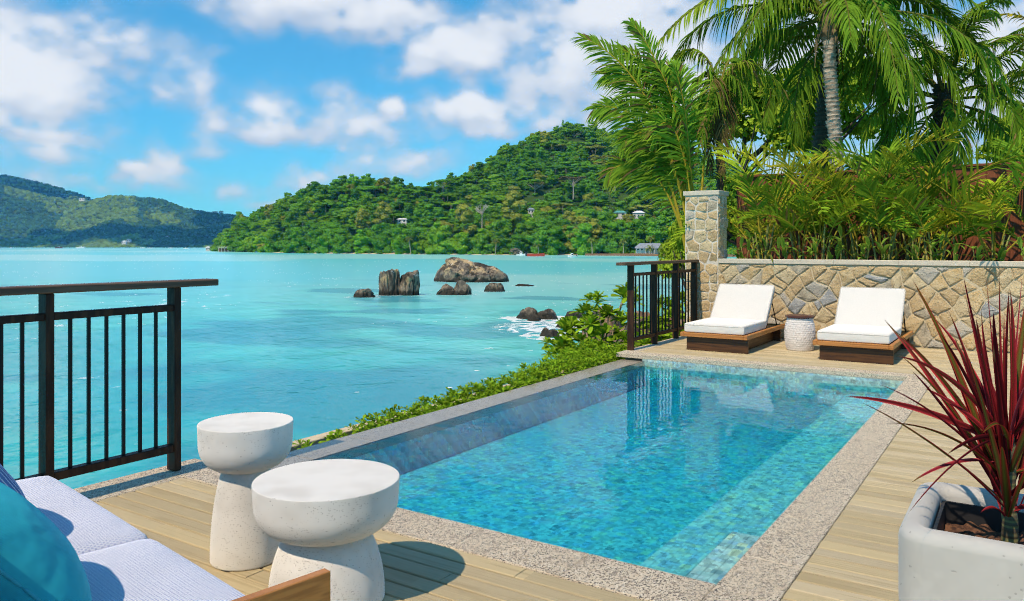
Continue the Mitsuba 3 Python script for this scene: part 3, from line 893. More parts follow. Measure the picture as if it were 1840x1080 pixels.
# ------------------------------------------------------------------ trees of the hill: crowns of many small leaf sprays
def crown(kind, nq, q, seed, hull=.80):
    r = np.random.default_rng(seed)
    lumps = []
    if kind == 'dome':
        for _ in range(13):
            a, e = r.uniform(0, 6.3), r.uniform(-.35, 1.4)
            lumps.append((.62 * math.cos(e) * math.cos(a), .62 * math.cos(e) * math.sin(a), .15 + .60 * math.sin(e), r.uniform(.26, .42), .62))
        lumps.append((0, 0, .30, .52, .8))
    elif kind == 'tower':
        for _ in range(19):
            h = r.uniform(-.15, 1.75)
            d = .66 * math.sqrt(max(.06, 1 - ((h - .55) / 1.35) ** 2)) * r.uniform(.65, 1.05)
            a = r.uniform(0, 6.3)
            lumps.append((d * math.cos(a), d * math.sin(a), h, r.uniform(.26, .42), .58))
        lumps += [(0, 0, .2, .55, 1.0), (0, 0, .9, .55, 1.0)]
    elif kind == 'flat':
        for _ in range(15):
            a, d = r.uniform(0, 6.3), math.sqrt(r.uniform(.02, 1)) * .76
            lumps.append((d * math.cos(a), d * math.sin(a), .58 - .24 * d + r.uniform(-.12, .06), r.uniform(.20, .34), .26))
    elif kind == 'tall':
        for _ in range(18):
            h = r.uniform(.0, 2.0)
            d = .55 * math.sqrt(max(.05, 1 - (h / 2.2) ** 2)) * r.uniform(.3, 1)
            a = r.uniform(0, 6.3)
            lumps.append((d * math.cos(a), d * math.sin(a), h, r.uniform(.22, .36), 1.0))
    lumps = np.array(lumps)
    w = lumps[:, 3] ** 2
    k = r.choice(len(lumps), nq, p=w / w.sum())
    d = r.normal(0, 1, (nq, 3))
    d /= np.linalg.norm(d, axis=1, keepdims=True)
    d[:, 2] = np.where(d[:, 2] < -.35, -d[:, 2], d[:, 2])
    c = lumps[k, :3] + d * lumps[k, 3:4] * np.column_stack([np.ones(nq), np.ones(nq), lumps[k, 4]]) * r.uniform(.75, 1.08, (nq, 1))
    nrm = d * 1.0 + [0, 0, .45] + r.normal(0, .42, (nq, 3))
    nrm /= np.linalg.norm(nrm, axis=1, keepdims=True)
    a = np.cross(nrm, r.normal(0, 1, (nq, 3)))
    a /= np.linalg.norm(a, axis=1, keepdims=True)
    b = np.cross(nrm, a)
    sz = q * r.uniform(.6, 1.25, (nq, 1))
    el = r.uniform(.45, .8, (nq, 1))
    v = np.stack([c - a * sz, c - b * sz * el + nrm * sz * .2, c + a * sz, c + b * sz * el + nrm * sz * .2], 1).reshape(-1, 3)
    f = np.arange(nq * 4).reshape(-1, 4)
    f = np.vstack([f[:, [0, 1, 2]], f[:, [0, 2, 3]]])
    lt = r.uniform(.86, 1.14, len(lumps))
    tone = np.repeat(r.uniform(.78, 1.22, nq) * lt[k], 4)
    hv, hf, ht = [], [], []
    for x, y, z, rr, sq in lumps:                       # dense inner foliage, so that little shows through
        p = np.array(_ICO[1].vertices) * rr * hull * [1, 1, sq] + [x, y, z]
        p += r.normal(0, rr * .10, p.shape)
        hf.append(np.array(_ICO[1].faces) + len(v) + sum(map(len, hv)))
        hv.append(p)
        ht.append(np.full(len(p), .85))
    return np.vstack([v] + hv), np.vstack([f] + hf), np.concatenate([tone] + ht)


class Wood:
    def __init__(self):
        self.parts = []

    def plant(self, tpl, pos, scale, yaw, col):
        v, f, tone = tpl
        pos, scale, col = np.asarray(pos), np.asarray(scale), np.asarray(col)
        c, s = np.cos(yaw), np.sin(yaw)
        x = (v[None, :, 0] * c[:, None] - v[None, :, 1] * s[:, None]) * scale[:, :1]
        y = (v[None, :, 0] * s[:, None] + v[None, :, 1] * c[:, None]) * scale[:, :1]
        z = v[None, :, 2] * scale[:, 1:2]
        vv = np.stack([x, y, z], -1) + pos[:, None]
        cc = np.clip(col[:, None] * tone[None, :, None], 0, 1)
        ff = f[None] + (np.arange(len(pos)) * len(v))[:, None, None]
        self.parts.append((vv.reshape(-1, 3), ff.reshape(-1, 3), cc.reshape(-1, 3)))

    def mesh(self):
        v, f, c = cjoin(self.parts)
        return mikit.ply((v, f), 'mat_forest', color=c)


def spread(pts, r):
    """thin the points so that none is nearer than its radius to an earlier one"""
    from scipy.spatial import cKDTree
    keep = np.ones(len(pts), bool)
    tree = cKDTree(pts[:, :2])
    for i in range(len(pts)):
        if keep[i]:
            for j in tree.query_ball_point(pts[i, :2], r[i]):
                if j > i:
                    keep[j] = False
    return keep


rng = np.random.default_rng(77)
LUSH, DEEP, LIME, OLIVE = np.array([.125, .31, .022]), np.array([.065, .19, .03]), np.array([.225, .40, .026]), np.array([.25, .28, .045])
wood = Wood()
n = 11000
s, t = rng.uniform(0, 1, n), rng.uniform(0, 1, n) ** 1.2 * 1.08
p = HILL.at(s, t)
shore = t < .16
size = np.where(shore, rng.uniform(7.0, 10.5, n), rng.uniform(5.0, 9.0, n))
big = (rng.random(n) < .14) & (t > .3) & (t < .85)
size = np.where(big, rng.uniform(9, 13.5, n), size) * np.where(t > .9, .8, 1.0)
keep = spread(p, size * .84)
# open ground in front of the houses and round the trees that are built singly
for q, rad_, run in (((-247.5, 553), 9, 34), ((-262, 551), 8, 30), ((-316, 508), 5, 22), ((-408, 466), 6, 22), ((-322, 452), 8, 26), ((-309.4, 562.5), 13, 30), ((-182, 422), 11, 20), ((-429.5, 757), 4, 4), ((-295.6, 451.9), 9, 16), ((-327, 438), 9, 14),
                     ((-411, 449), 9, 16), ((-432, 448), 8, 14), ((-352, 572), 12, 24), ((-290, 600), 12, 24), ((-420, 690), 13, 22), ((-405, 738), 12, 20), ((-449, 698), 12, 22)):
    q = np.array(q, float)
    d = -q / np.linalg.norm(q)
    w = p[:, :2] - q
    al = np.clip(w @ d, 0, run)
    keep &= np.linalg.norm(w - al[:, None] * d, axis=1) > rad_
s, t, p, size, big, shore = s[keep], t[keep], p[keep], size[keep], big[keep], shore[keep]
n = len(p)
zone = meshkit.fbm(np.column_stack([p[:, 0] / 60, p[:, 1] / 60, 0 * s]), 3, 5)
mixv = rng.random((n, 1))
col = np.where(zone[:, None] > .52, LIME * .6 + LUSH * .4, LUSH) * (1 - mixv * .65) + DEEP * mixv * .65
col = np.where(rng.random((n, 1)) < .08, OLIVE, col)
col *= rng.uniform(.75, 1.25, (n, 1))
kind = np.where(big, 2, np.where(shore, np.where(rng.random(n) < .8, 4, 0), np.where(rng.random(n) < .25, 4, rng.integers(0, 2, n))))
TPL = {0: crown('dome', 640, .075, 1), 1: crown('dome', 640, .075, 2), 2: crown('flat', 800, .052, 3), 4: crown('tower', 1200, .066, 4)}
TPL2 = {0: crown('dome', 640, .075, 11), 1: crown('dome', 640, .075, 12), 2: crown('flat', 800, .052, 13), 4: crown('tower', 1200, .066, 14)}
pick = rng.random(n) < .5
for alt, tpls in ((True, TPL), (False, TPL2)):
    for k, tpl in tpls.items():
        m = (kind == k) & (pick == alt)
        if not m.any():
            continue
        hgt = {0: .95, 1: .8, 2: .9, 4: .98}[k] * size[m] * rng.uniform(.85, 1.15, m.sum())
        lift = {0: .25, 1: .25, 2: .42, 4: .12}[k] * size[m]
        wood.plant(tpl, p[m] + np.column_stack([0 * lift, 0 * lift, lift - .5]), np.column_stack([size[m], hgt]), rng.uniform(0, 6.3, m.sum()), col[m])
        if k == 2:                # pale trunks show under the flat crowns
            tv, tf = tube(np.array([[0, 0, -.6], [.03, 0, -.1], [0, 0, .5]]), [.035, .026, .02], 5)
            wood.plant((tv, tf, np.ones(len(tv))), p[m] + np.column_stack([0 * lift, 0 * lift, lift - .5]), np.column_stack([size[m], hgt]), rng.uniform(0, 6.3, m.sum()), np.tile([.30, .26, .20], (m.sum(), 1)))
# scrub and young trees fill the ground between the crowns
m2 = 3800
s, t = rng.uniform(0, 1, m2), rng.uniform(.0, 1.04, m2)
q = HILL.at(s, t)
sz = rng.uniform(2.2, 4.2, m2)
cl = (LUSH * .6 + DEEP * .4) * rng.uniform(.7, 1.3, (m2, 1))
wood.plant(crown('dome', 60, .24, 21), q + [0, 0, .3], np.column_stack([sz, sz * .8]), rng.uniform(0, 6.3, m2), cl)
labels['forest'] = {'kind': 'stuff', 'label': 'dense green tropical forest covering the hill across the bay', 'category': 'forest'}
USED.add('forest')
whole('forest', wood.mesh())

# the far hill's forest, too distant to tell trees apart
blob = [(np.array(_ICO[1].vertices) * [1, 1, .8] + np.random.default_rng(k).normal(0, .09, (42, 3)), np.array(_ICO[1].faces), np.random.default_rng(k + 9).uniform(.8, 1.2, 42)) for k in range(4)]
wood = Wood()
for H, m, tm, lim in ((FARH, 9500, 1.04, 1.0), (BACKH, 1500, 1.04, .7)):
    s, t = rng.uniform(0, 1, m), rng.uniform(0 if H is FARH else .3, 1, m) * tm
    p = H.at(s, t)
    size = rng.uniform(7, 15, m)
    keep = spread(p, size * .8)
    p, size, t = p[keep], size[keep], t[keep]
    m = len(p)
    z = meshkit.fbm(np.column_stack([p[:, 0] / 240, p[:, 1] / 240, 0 * t]), 3, 15)[:, None]
    col = np.where(z > .55, np.array([.115, .185, .028]), np.array([.038, .095, .028])) * rng.uniform(.7, 1.35, (m, 1))
    pick = rng.integers(0, 4, m)
    for k in range(4):
        q = pick == k
        wood.plant(blob[k], p[q] + [0, 0, 1], np.column_stack([size[q], size[q] * rng.uniform(.6, 1.0, q.sum())]), rng.uniform(0, 6, q.sum()), col[q])
labels['far_forest'] = {'kind': 'stuff', 'label': 'hazy blue green forest covering the distant hills on the left', 'category': 'forest'}
USED.add('far_forest')
whole('far_forest', wood.mesh())
# ================================================================== furniture on the terrace
def rounded_cushion(w, l, t, r=.03, crown=.012, n=14, nz=6):
    """a soft box, x in -w/2..w/2, y in 0..l, z in 0..t"""
    faces, V, F, off = [], [], [], 0
    half = np.array([w, l, t]) / 2
    for ax in range(3):
        for s in (-1, 1):
            a, b = [k for k in range(3) if k != ax]
            na, nb = (nz if a == 2 else n), (nz if b == 2 else n)
            ga, gb = np.meshgrid(np.linspace(-1, 1, na), np.linspace(-1, 1, nb), indexing='ij')
            ga, gb = np.sin(ga * math.pi / 2), np.sin(gb * math.pi / 2)
            p = np.zeros((na * nb, 3))
            p[:, a], p[:, b], p[:, ax] = ga.ravel() * half[a], gb.ravel() * half[b], s * half[ax]
            i, j = np.meshgrid(np.arange(na - 1), np.arange(nb - 1), indexing='ij')
            q = np.stack([i * nb + j, (i + 1) * nb + j, (i + 1) * nb + j + 1, i * nb + j + 1], -1).reshape(-1, 4)
            # the cyclic order of (a, b) decides the winding
            if (s > 0) != ((a, b) in ((1, 2), (0, 1))):
                q = q[:, ::-1]
            V.append(p)
            F.append(q + off)
            off += len(p)
    p, q = np.vstack(V), np.vstack(F)
    inner = np.clip(p, -(half - r), half - r)
    d = p - inner
    ln = np.linalg.norm(d, axis=1, keepdims=True)
    p = inner + np.where(ln > 1e-9, d / np.maximum(ln, 1e-9) * r, 0)
    bulge = np.clip(1 - (p[:, 0] / half[0]) ** 2, 0, 1) ** .6 * np.clip(1 - (p[:, 1] / half[1]) ** 2, 0, 1) ** .6
    p[:, 2] += crown * bulge * p[:, 2] / half[2]
    p += [0, half[1], half[2]]
    m = trimesh.Trimesh(p, np.vstack([q[:, [0, 1, 2]], q[:, [0, 2, 3]]]), process=False)
    m.merge_vertices(digits_vertex=5)
    return np.array(m.vertices), np.array(m.faces)


def rect_loop(w, l, z, r=.03, k=5):
    pts = []
    for cx, cy, a0 in ((w / 2 - r, l - r, 0), (-w / 2 + r, l - r, 90), (-w / 2 + r, r, 180), (w / 2 - r, r, 270)):
        for a in np.linspace(a0, a0 + 90, k):
            pts.append((cx + r * math.cos(math.radians(a)), cy + r * math.sin(math.radians(a)), z))
    pts.append(pts[0])
    return np.array(pts)


def lounger(x0, label):
    t = thing('sun_lounger', label, 'sun lounger', 'sun loungers by the stone wall')
    W, L = .905, 1.90
    M = T().translate([x0 + W / 2, 10.12, 0])
    P = lambda nm, vf, mat, **kw: part(t, nm, mikit.ply(vf, mat, to_world=M, **kw))
    h = W / 2
    P('front_rail', cbox(-h + .0515, h - .0515, 0, .045, .186, .240, .005), 'mat_teak')
    P('side_rail', cbox(-h, -h + .05, 0, L, .184, .244, .006), 'mat_teak')
    P('side_rail', cbox(h - .05, h, 0, L, .184, .244, .006), 'mat_teak')
    P('back_rail', cbox(-h + .0515, h - .0515, L - .045, L, .186, .240, .005), 'mat_teak')
    P('slat_deck', cbox(-h + .052, h - .052, .047, L - .047, .196, .222, .003), 'mat_teak_dark')
    P('base_panel', cbox(-h + .065, h - .012, .075, .105, .001, .1838, .003), 'mat_teak_dark')
    P('base_panel', cbox(-h + .065, h - .03, L - .16, L - .13, .001, .1838, .003), 'mat_teak_dark')
    P('base_panel', cbox(-h + .10, -h + .13, .107, L - .162, .001, .1838, .003), 'mat_teak_dark')
    P('base_panel', cbox(h - .16, h - .13, .107, L - .162, .001, .1838, .003), 'mat_teak_dark')
    s = P('seat_cushion', xform(rounded_cushion(W - .09, 1.03, .118, .024, .012), trimesh.transformations.translation_matrix([0, .02, .246])), 'mat_cushion', smooth=True)
    part(s, 'piping', mikit.ply(tube(rect_loop(W - .098, 1.032, .345) + [0, .019, 0], .0042, 5, False), 'mat_piping', smooth=True, to_world=M))
    R = trimesh.transformations.rotation_matrix(math.radians(48), [1, 0, 0])
    R[:3, 3] = [0, 1.085, .256]
    b = P('back_cushion', xform(rounded_cushion(W - .10, .70, .095, .022, .010), R), 'mat_cushion', smooth=True)
    part(b, 'piping', mikit.ply(tube(xform((rect_loop(W - .098, .702, .088), None), R)[0], .0042, 5, False), 'mat_piping', smooth=True, to_world=M))
    P('backrest_panel', xform(cbox(-h + .06, h - .06, .02, .69, -.028, -.004, .004), R), 'mat_teak_dark')
    for s in (-1, 1):
        top = (R @ [s * (h - .075), .50, -.035, 1])[:3]
        P('support_strut', tube([top, [s * (h - .075), 1.72, .235]], .008, 8), 'mat_metal_dark')
    return t


lounger(-3.925, 'white cushioned teak sun lounger beside the dark railing, left one of the two')
lounger(-2.214, 'white cushioned teak sun lounger right of the white woven stool, nearer the red leaved plant')

# woven white barrel stool between the loungers
principled('mat_white_weave', mikit.proc(lambda p, n, uv: MIX((.70, .665, .64), (.58, .52, .48), SS(.45, .8, FB(p.x * 60, p.y * 60, p.z * 90)))), rough=.55, spec=.4)
principled('mat_red_wood', mikit.proc(lambda p, n, uv: MIX((.11, .035, .022), (.055, .018, .014), FB(p.x * 12, p.y * 90, p.z * 90))), rough=.32, spec=.5)
k = thing('barrel_stool', 'white woven barrel stool with dark red wooden lid between the two sun loungers', 'stool')
na, nz, rows, cols = 260, 150, 15, 34
zz = np.linspace(0, 1, nz)
aa = np.arange(na) * 2 * math.pi / na
rad = .152 + .037 * np.sin(np.clip(zz * 1.02 + .02, 0, 1) * math.pi) ** .75
rr = np.broadcast_to(rad[:, None], (nz, na)).copy()
row = np.clip((zz * rows).astype(int), 0, rows - 1)
fz = zz * rows - row
fa = (aa[None] / (2 * math.pi) * cols + (row % 2)[:, None] * .5) % 1
inset = np.clip(np.minimum(np.minimum(fz, 1 - fz)[:, None] * 2.2 / .5, np.minimum(fa, 1 - fa) / .16), 0, 1)
rr += .0115 * np.sqrt(inset) * (1 + .25 * np.sin(row * 2.1 + 1)[:, None] * np.cos(np.floor(aa[None] / (2 * math.pi) * cols) * 4.7))
prof = np.stack([rr * np.cos(aa), rr * np.sin(aa), np.broadcast_to((zz * .435)[:, None], rr.shape)], -1).reshape(-1, 3)
i, j = np.meshgrid(np.arange(nz - 1), np.arange(na), indexing='ij')
jn = (j + 1) % na
q = np.stack([i * na + j, i * na + jn, (i + 1) * na + jn, (i + 1) * na + j], -1).reshape(-1, 4)
B = T().translate([-2.575, 11.02, .001])
part(k, 'body', mikit.ply((prof, q), 'mat_white_weave', smooth=True, to_world=B))
part(k, 'lid', mikit.ply(lathe([(0, .436), (.176, .436), (.187, .442), (.190, .452), (.187, .462), (.176, .468), (0, .470)], 64), 'mat_red_wood', smooth=40, to_world=B))

# pale cast-stone side tables shaped like mushrooms
def cast(p, n, uv):
    pit = SS(.76, .80, N(p.x * 170, p.y * 170, p.z * 260)) * SS(.40, .60, FB(p.x * 9, p.y * 9, p.z * 9))
    side = 1 - SS(.80, .95, n.z)
    big = SS(.885, .90, N(p.x * 85, p.y * 85, p.z * 150 + 4))
    c = MIX((.69, .665, .62), (.60, .57, .52), SS(.35, .75, FB(p.x * 7, p.y * 7, p.z * 7)))
    return MIX(c, (.26, .235, .20), dr.maximum(pit * .40, big * .55) * side)


def cast_bump(p, n, uv):
    pit = SS(.74, .80, N(p.x * 170, p.y * 170, p.z * 260))
    return -pit * (1 - SS(.80, .95, n.z)) + .15 * N(p.x * 300, p.y * 300, p.z * 300)


principled('mat_cast_stone', mikit.proc(cast), rough=.62, spec=.3, bump=cast_bump, bump_scale=.0016)


def mushroom(x, y, label, rt, ht, rn, hn, rb, side):
    k = thing('side_table', label, 'side table', 'mushroom shaped stone side tables')
    bowl = [(0, hn - .004), (rn * .6, hn - .003), (rn * 1.0, hn)]
    e = [(rn + .004, hn + .0015)]
    for a in np.linspace(-82, 0, 14):
        a = math.radians(a)
        e.append((rn * .9 + (rt * .985 - rn * .9) * math.cos(a), hn + side + side * math.sin(a)))
    bowl += e
    for s in np.linspace(.15, 1, 6):
        bowl.append((rt * (.985 + .015 * s), hn + side + (ht - .004 - hn - side) * s))
    bowl += [(rt - .0006, ht - .0018), (rt - .002, ht - .0006), (rt - .005, ht), (rt * .6, ht), (0, ht)]
    foot = [(0, .002), (rb * .97, .002), (rb * .985, .004), (rb, .010)]
    for s in np.linspace(.04, 1, 20):
        foot.append((rn * .93 + (rb - rn * .93) * (1 - s ** 2.1) ** .85, .010 + (hn - .012) * s))
    part(k, 'top', mikit.ply(lathe(bowl, 128), 'mat_cast_stone', smooth=50, to_world=T().translate([x, y, 0])))
    part(k, 'pedestal', mikit.ply(lathe(foot, 112), 'mat_cast_stone', smooth=50, to_world=T().translate([x, y, 0])))


mushroom(-2.933, 2.294, 'tall narrow white mushroom shaped side table nearest the railing, behind the wider one', .205, .614, .108, .408, .152, .115)
mushroom(-2.322, 2.203, 'short wide white mushroom shaped side table in front of the pool corner', .285, .481, .170, .275, .226, .125)

# ------------------------------------------------------------------ sofa with two pillows
SU = np.array([math.cos(math.radians(-10)), math.sin(math.radians(-10)), 0])
SM = np.eye(4)
SM[:3, 0], SM[:3, 1] = SU, [-SU[1], SU[0], 0]
SM[:3, 3] = [-3.60, 1.79, 0]
SMT = T(SM)


def weave(p, n, uv):
    # woven outdoor fabric in sofa coordinates: white with small blue flecks
    a = (p.x * float(SU[0]) + p.y * float(SU[1])) / .0100
    b = (p.x * float(-SU[1]) + p.y * float(SU[0])) / .0100
    r = dr.floor(b)
    fx = a + .5 * (r - 2 * dr.floor(r / 2))
    fx, fy = fx - dr.floor(fx) - .5, b - r - .5
    dot = SS(.40, .16, dr.abs(fx)) * SS(.48, .2, dr.abs(fy))
    c = MIX((.64, .655, .70), (.12, .18, .45), dot * .60)
    return c * (.93 + .14 * FB(p.x * 5, p.y * 5, p.z * 5))


principled('mat_weave', mikit.proc(weave), rough=.85, spec=.2, bump=lambda p, n, uv: FB(p.x * 5, p.y * 5, p.z * 5, octaves=3), bump_scale=.012, eps=4e-3)


def teal_cloth(p, n, uv):
    t = .5 + .5 * dr.sin((p.x * .7 + p.y * .2 - p.z * .9) * 1500)
    return MIX((.028, .44, .52), (.022, .36, .44), t * .6 + .4 * FB(p.x * 12, p.y * 12, p.z * 12))


principled('mat_teal', mikit.proc(teal_cloth), rough=.75, spec=.25, sheen=.35, bump=lambda p, n, uv: FB(p.x * 9, p.y * 9, p.z * 9, octaves=3), bump_scale=.02, eps=4e-3)
principled('mat_teal_piping', (.035, .36, .44), rough=.7, spec=.3)


def stripes(p, n, uv):
    s = uv.x * 26
    f = s - dr.floor(s)
    c = MIX((.07, .13, .30), (.12, .22, .44), CR(dr.floor(s), 4))
    return MIX(c, (.50, .56, .66), SS(.55, .60, f) * SS(.85, .8, f))


principled('mat_stripes', mikit.proc(stripes), rough=.8, spec=.2)
sofa = thing('sofa', 'outdoor teak sofa with pale blue woven seat cushions at the lower left', 'sofa')
S = lambda nm, vf, mat, label=None, **kw: part(sofa, nm, mikit.ply(vf, mat, to_world=SMT, **kw), label)
TR = trimesh.transformations.translation_matrix
S('seat_cushion', xform(rounded_cushion(1.068, .80, .165, .045, .018, 18, 8), TR([.536, -.80, .238])), 'mat_weave', smooth=True)
S('seat_cushion', xform(rounded_cushion(.80, .80, .165, .045, .018, 18, 8), TR([1.474, -.80, .238])), 'mat_weave', smooth=True)
S('frame_rail', cbox(0, 1.884, -.03, .0, .15, .232, .004), 'mat_teak')
S('frame_rail', cbox(0, 1.884, -.83, -.80, .15, .232, .004), 'mat_teak')
for a in np.arange(.05, 1.85, .11):
    S('seat_slat', cbox(a, a + .07, -.798, -.032, .20, .228, .003), 'mat_teak')
for a, b in ((.03, -.09), (1.80, -.09), (.03, -.82), (1.80, -.82)):
    S('leg', cbox(a, a + .055, b, b + .055, .001, .149, .004), 'mat_teak')
S('armrest', cbox(1.886, 1.918, -.86, .158, .16, .462, .003), 'mat_teak')
S('back_cushion', xform(rounded_cushion(.92, .17, .34, .05, .012, 14, 10), TR([.47, -.82, .40])), 'mat_weave', smooth=True)
S('back_cushion', xform(rounded_cushion(.92, .17, .34, .05, .012, 14, 10), TR([1.41, -.82, .40])), 'mat_weave', smooth=True)
for z in (.34, .47, .60):
    S('back_slat', cbox(.0, 1.884, -.87, -.845, z, z + .08, .003), 'mat_teak')


def pillow(w, h, t, n=34):
    u = np.linspace(-1, 1, n)
    gx, gy = np.meshgrid(u, u, indexing='ij')
    gx, gy = np.sin(gx * math.pi / 2), np.sin(gy * math.pi / 2)
    prof = (np.clip(1 - np.abs(gx) ** 2.6, 0, 1) * np.clip(1 - np.abs(gy) ** 2.6, 0, 1)) ** .55
    pinch = 1 - .055 * (1 - np.abs(gx) ** 2) * np.abs(gy) ** 4
    pinch2 = 1 - .055 * (1 - np.abs(gy) ** 2) * np.abs(gx) ** 4
    x, z = gx * w / 2 * pinch2, gy * h / 2 * pinch
    wr = .007 * (meshkit.fbm(np.stack([gx * 3, gy * 3, 0 * gx], -1), 3, 4) - .5)
    V, F = [], []
    for s in (1, -1):
        V.append(np.stack([x, s * (prof * (t / 2 + wr)), z], -1).reshape(-1, 3))
        i, j = np.meshgrid(np.arange(n - 1), np.arange(n - 1), indexing='ij')
        q = np.stack([i * n + j, i * n + j + 1, (i + 1) * n + j + 1, (i + 1) * n + j], -1).reshape(-1, 4)
        F.append((q if s > 0 else q[:, ::-1]) + (len(V) - 1) * n * n)
    uv = np.tile(np.stack([(gx + 1) / 2, (gy + 1) / 2], -1).reshape(-1, 2), (2, 1))
    edge = np.vstack([np.stack([x[:, 0], 0 * u, z[:, 0]], -1), np.stack([x[-1], 0 * u, z[-1]], -1)[1:], np.stack([x[::-1, -1], 0 * u, z[::-1, -1]], -1)[1:], np.stack([x[0, ::-1], 0 * u, z[0, ::-1]], -1)[1:]])
    return np.vstack(V), np.vstack(F), uv, edge


def lean(u, v, z, deg, yaw=0, roll=0):
    m = trimesh.transformations.euler_matrix(math.radians(deg), math.radians(roll), math.radians(yaw), 'sxyz')
    m[:3, 3] = [u, v, z]
    return SM @ m


pv, pf, puv, pe = pillow(.56, .50, .25)
k = thing('pillow', 'teal square pillow leaning on the sofa, with piped edge', 'pillow')
m = T(lean(1.42, -.545, .585, 40, -4, 3))
part(k, 'cover', mikit.ply((pv, pf), 'mat_teal', smooth=True, to_world=m))
part(k, 'piping', mikit.ply(tube(pe, .005, 7, False), 'mat_teal_piping', smooth=True, to_world=m))
k = thing('pillow', 'blue and white striped pillow behind the teal pillow', 'pillow')
m = T(lean(.72, -.50, .60, 34, 3, -3))
part(k, 'cover', mikit.ply((pv, pf), 'mat_stripes', smooth=True, uv=puv, to_world=m))
part(k, 'piping', mikit.ply(tube(pe, .005, 7, False), 'mat_stripes', smooth=True, to_world=m))

# ------------------------------------------------------------------ concrete planter with a red cordyline
def concrete(p, n, uv):
    c = MIX((.47, .46, .435), (.42, .41, .385), SS(.3, .7, FB(p.x * 6, p.y * 6, p.z * 6, octaves=4)))
    c = MIX(c, (.52, .51, .485), SS(.6, .8, FB(p.x * 19, p.y * 19, p.z * 19)) * .3)
    return MIX(c, (.15, .14, .13), SS(.90, .92, N(p.x * 75, p.y * 75, p.z * 75)) * .35)


principled('mat_planter', mikit.proc(concrete), rough=.7, spec=.3, bump=lambda p, n, uv: -SS(.88, .92, N(p.x * 75, p.y * 75, p.z * 75)), bump_scale=.001)
principled('mat_liner', (.018, .018, .02), rough=.5)


def rr_ring(hx, hy, r, z, k=9):
    pts = []
    for cx, cy, a0 in ((hx - r, hy - r, 0), (-hx + r, hy - r, 90), (-hx + r, -hy + r, 180), (hx - r, -hy + r, 270)):
        for a in np.linspace(a0, a0 + 90, k):
            pts.append((cx + r * math.cos(math.radians(a)), cy + r * math.sin(math.radians(a)), z))
    return np.array(pts)


def loft(rings, cap0=False, cap1=False):
    n = len(rings[0])
    v = np.vstack(rings)
    i, j = np.meshgrid(np.arange(len(rings) - 1), np.arange(n), indexing='ij')
    k = (j + 1) % n
    q = np.stack([i * n + j, i * n + k, (i + 1) * n + k, (i + 1) * n + j], -1).reshape(-1, 4)
    f = [q[:, [0, 1, 2]], q[:, [0, 2, 3]]]
    for on, e in ((cap0, 0), (cap1, len(rings) - 1)):
        if on:
            c = len(v)
            v = np.vstack([v, rings[e].mean(0)])
            jj = np.arange(n)
            t = np.stack([np.full(n, c), e * n + jj, e * n + (jj + 1) % n], 1)
            f.append(t if e else t[:, ::-1])
    return v, np.vstack(f)


HX, HY, PC = .308, .295, (-.008, 2.765, 0)
PM = T().translate(PC)
rings = [rr_ring(HX - .03, HY - .03, .06, .001), rr_ring(HX - .022, HY - .022, .066, .008), rr_ring(HX - .012, HY - .012, .07, .05), rr_ring(HX, HY, .075, .40)]
for a in np.linspace(0, 180, 13):
    a = math.radians(a)
    o = .036 - .036 * math.cos(a)
    rings.append(rr_ring(HX - o, HY - o, max(.075 - o * .6, .02), .562 + .038 * math.sin(a)))
rings.append(rr_ring(HX - .076, HY - .076, .03, .47))
k = thing('concrete_planter', 'light grey concrete planter with rounded rim in the lower right corner', 'planter')
part(k, 'pot', mikit.ply(loft(rings, True), 'mat_planter', smooth=50, to_world=PM))
part(k, 'liner', mikit.ply(loft([rr_ring(HX - .079, HY - .079, .02, .46), rr_ring(HX - .079, HY - .079, .02, .553), rr_ring(HX - .088, HY - .088, .016, .553), rr_ring(HX - .088, HY - .088, .016, .46)]), 'mat_liner', to_world=PM))
sx, sy = np.meshgrid(np.linspace(-HX + .09, HX - .09, 44), np.linspace(-HY + .09, HY - .09, 42), indexing='ij')
sz = .485 + .05 * (meshkit.fbm(np.stack([sx * 14, sy * 14, 0 * sx], -1), 4, 9) - .4) + .02 * (meshkit.noise(np.stack([sx * 70, sy * 70, 0 * sx], -1), 3) - .5)
i, j = np.meshgrid(np.arange(43), np.arange(41), indexing='ij')
q = np.stack([i * 42 + j, (i + 1) * 42 + j, (i + 1) * 42 + j + 1, i * 42 + j + 1], -1).reshape(-1, 4)
principled('mat_mulch', mikit.proc(lambda p, n, uv: MIX((.15, .07, .035), (.045, .02, .012), SS(.3, .7, FB(p.x * 70, p.y * 70, p.z * 70)))), rough=.95)
part(k, 'soil', mikit.ply((np.stack([sx, sy, sz], -1).reshape(-1, 3), q), 'mat_mulch', smooth=20, to_world=PM))

scene['mat_red_leaf'] = {'type': 'principledthin', 'base_color': VC, 'roughness': .38, 'diff_trans': .35, 'spec_trans': 0.0, 'eta': 1.4}
scene['mat_leaf'] = {'type': 'principledthin', 'base_color': VC, 'roughness': .34, 'diff_trans': .55, 'spec_trans': 0.0, 'eta': 1.5}
principled('mat_vc', VC, rough=.7, spec=.3)


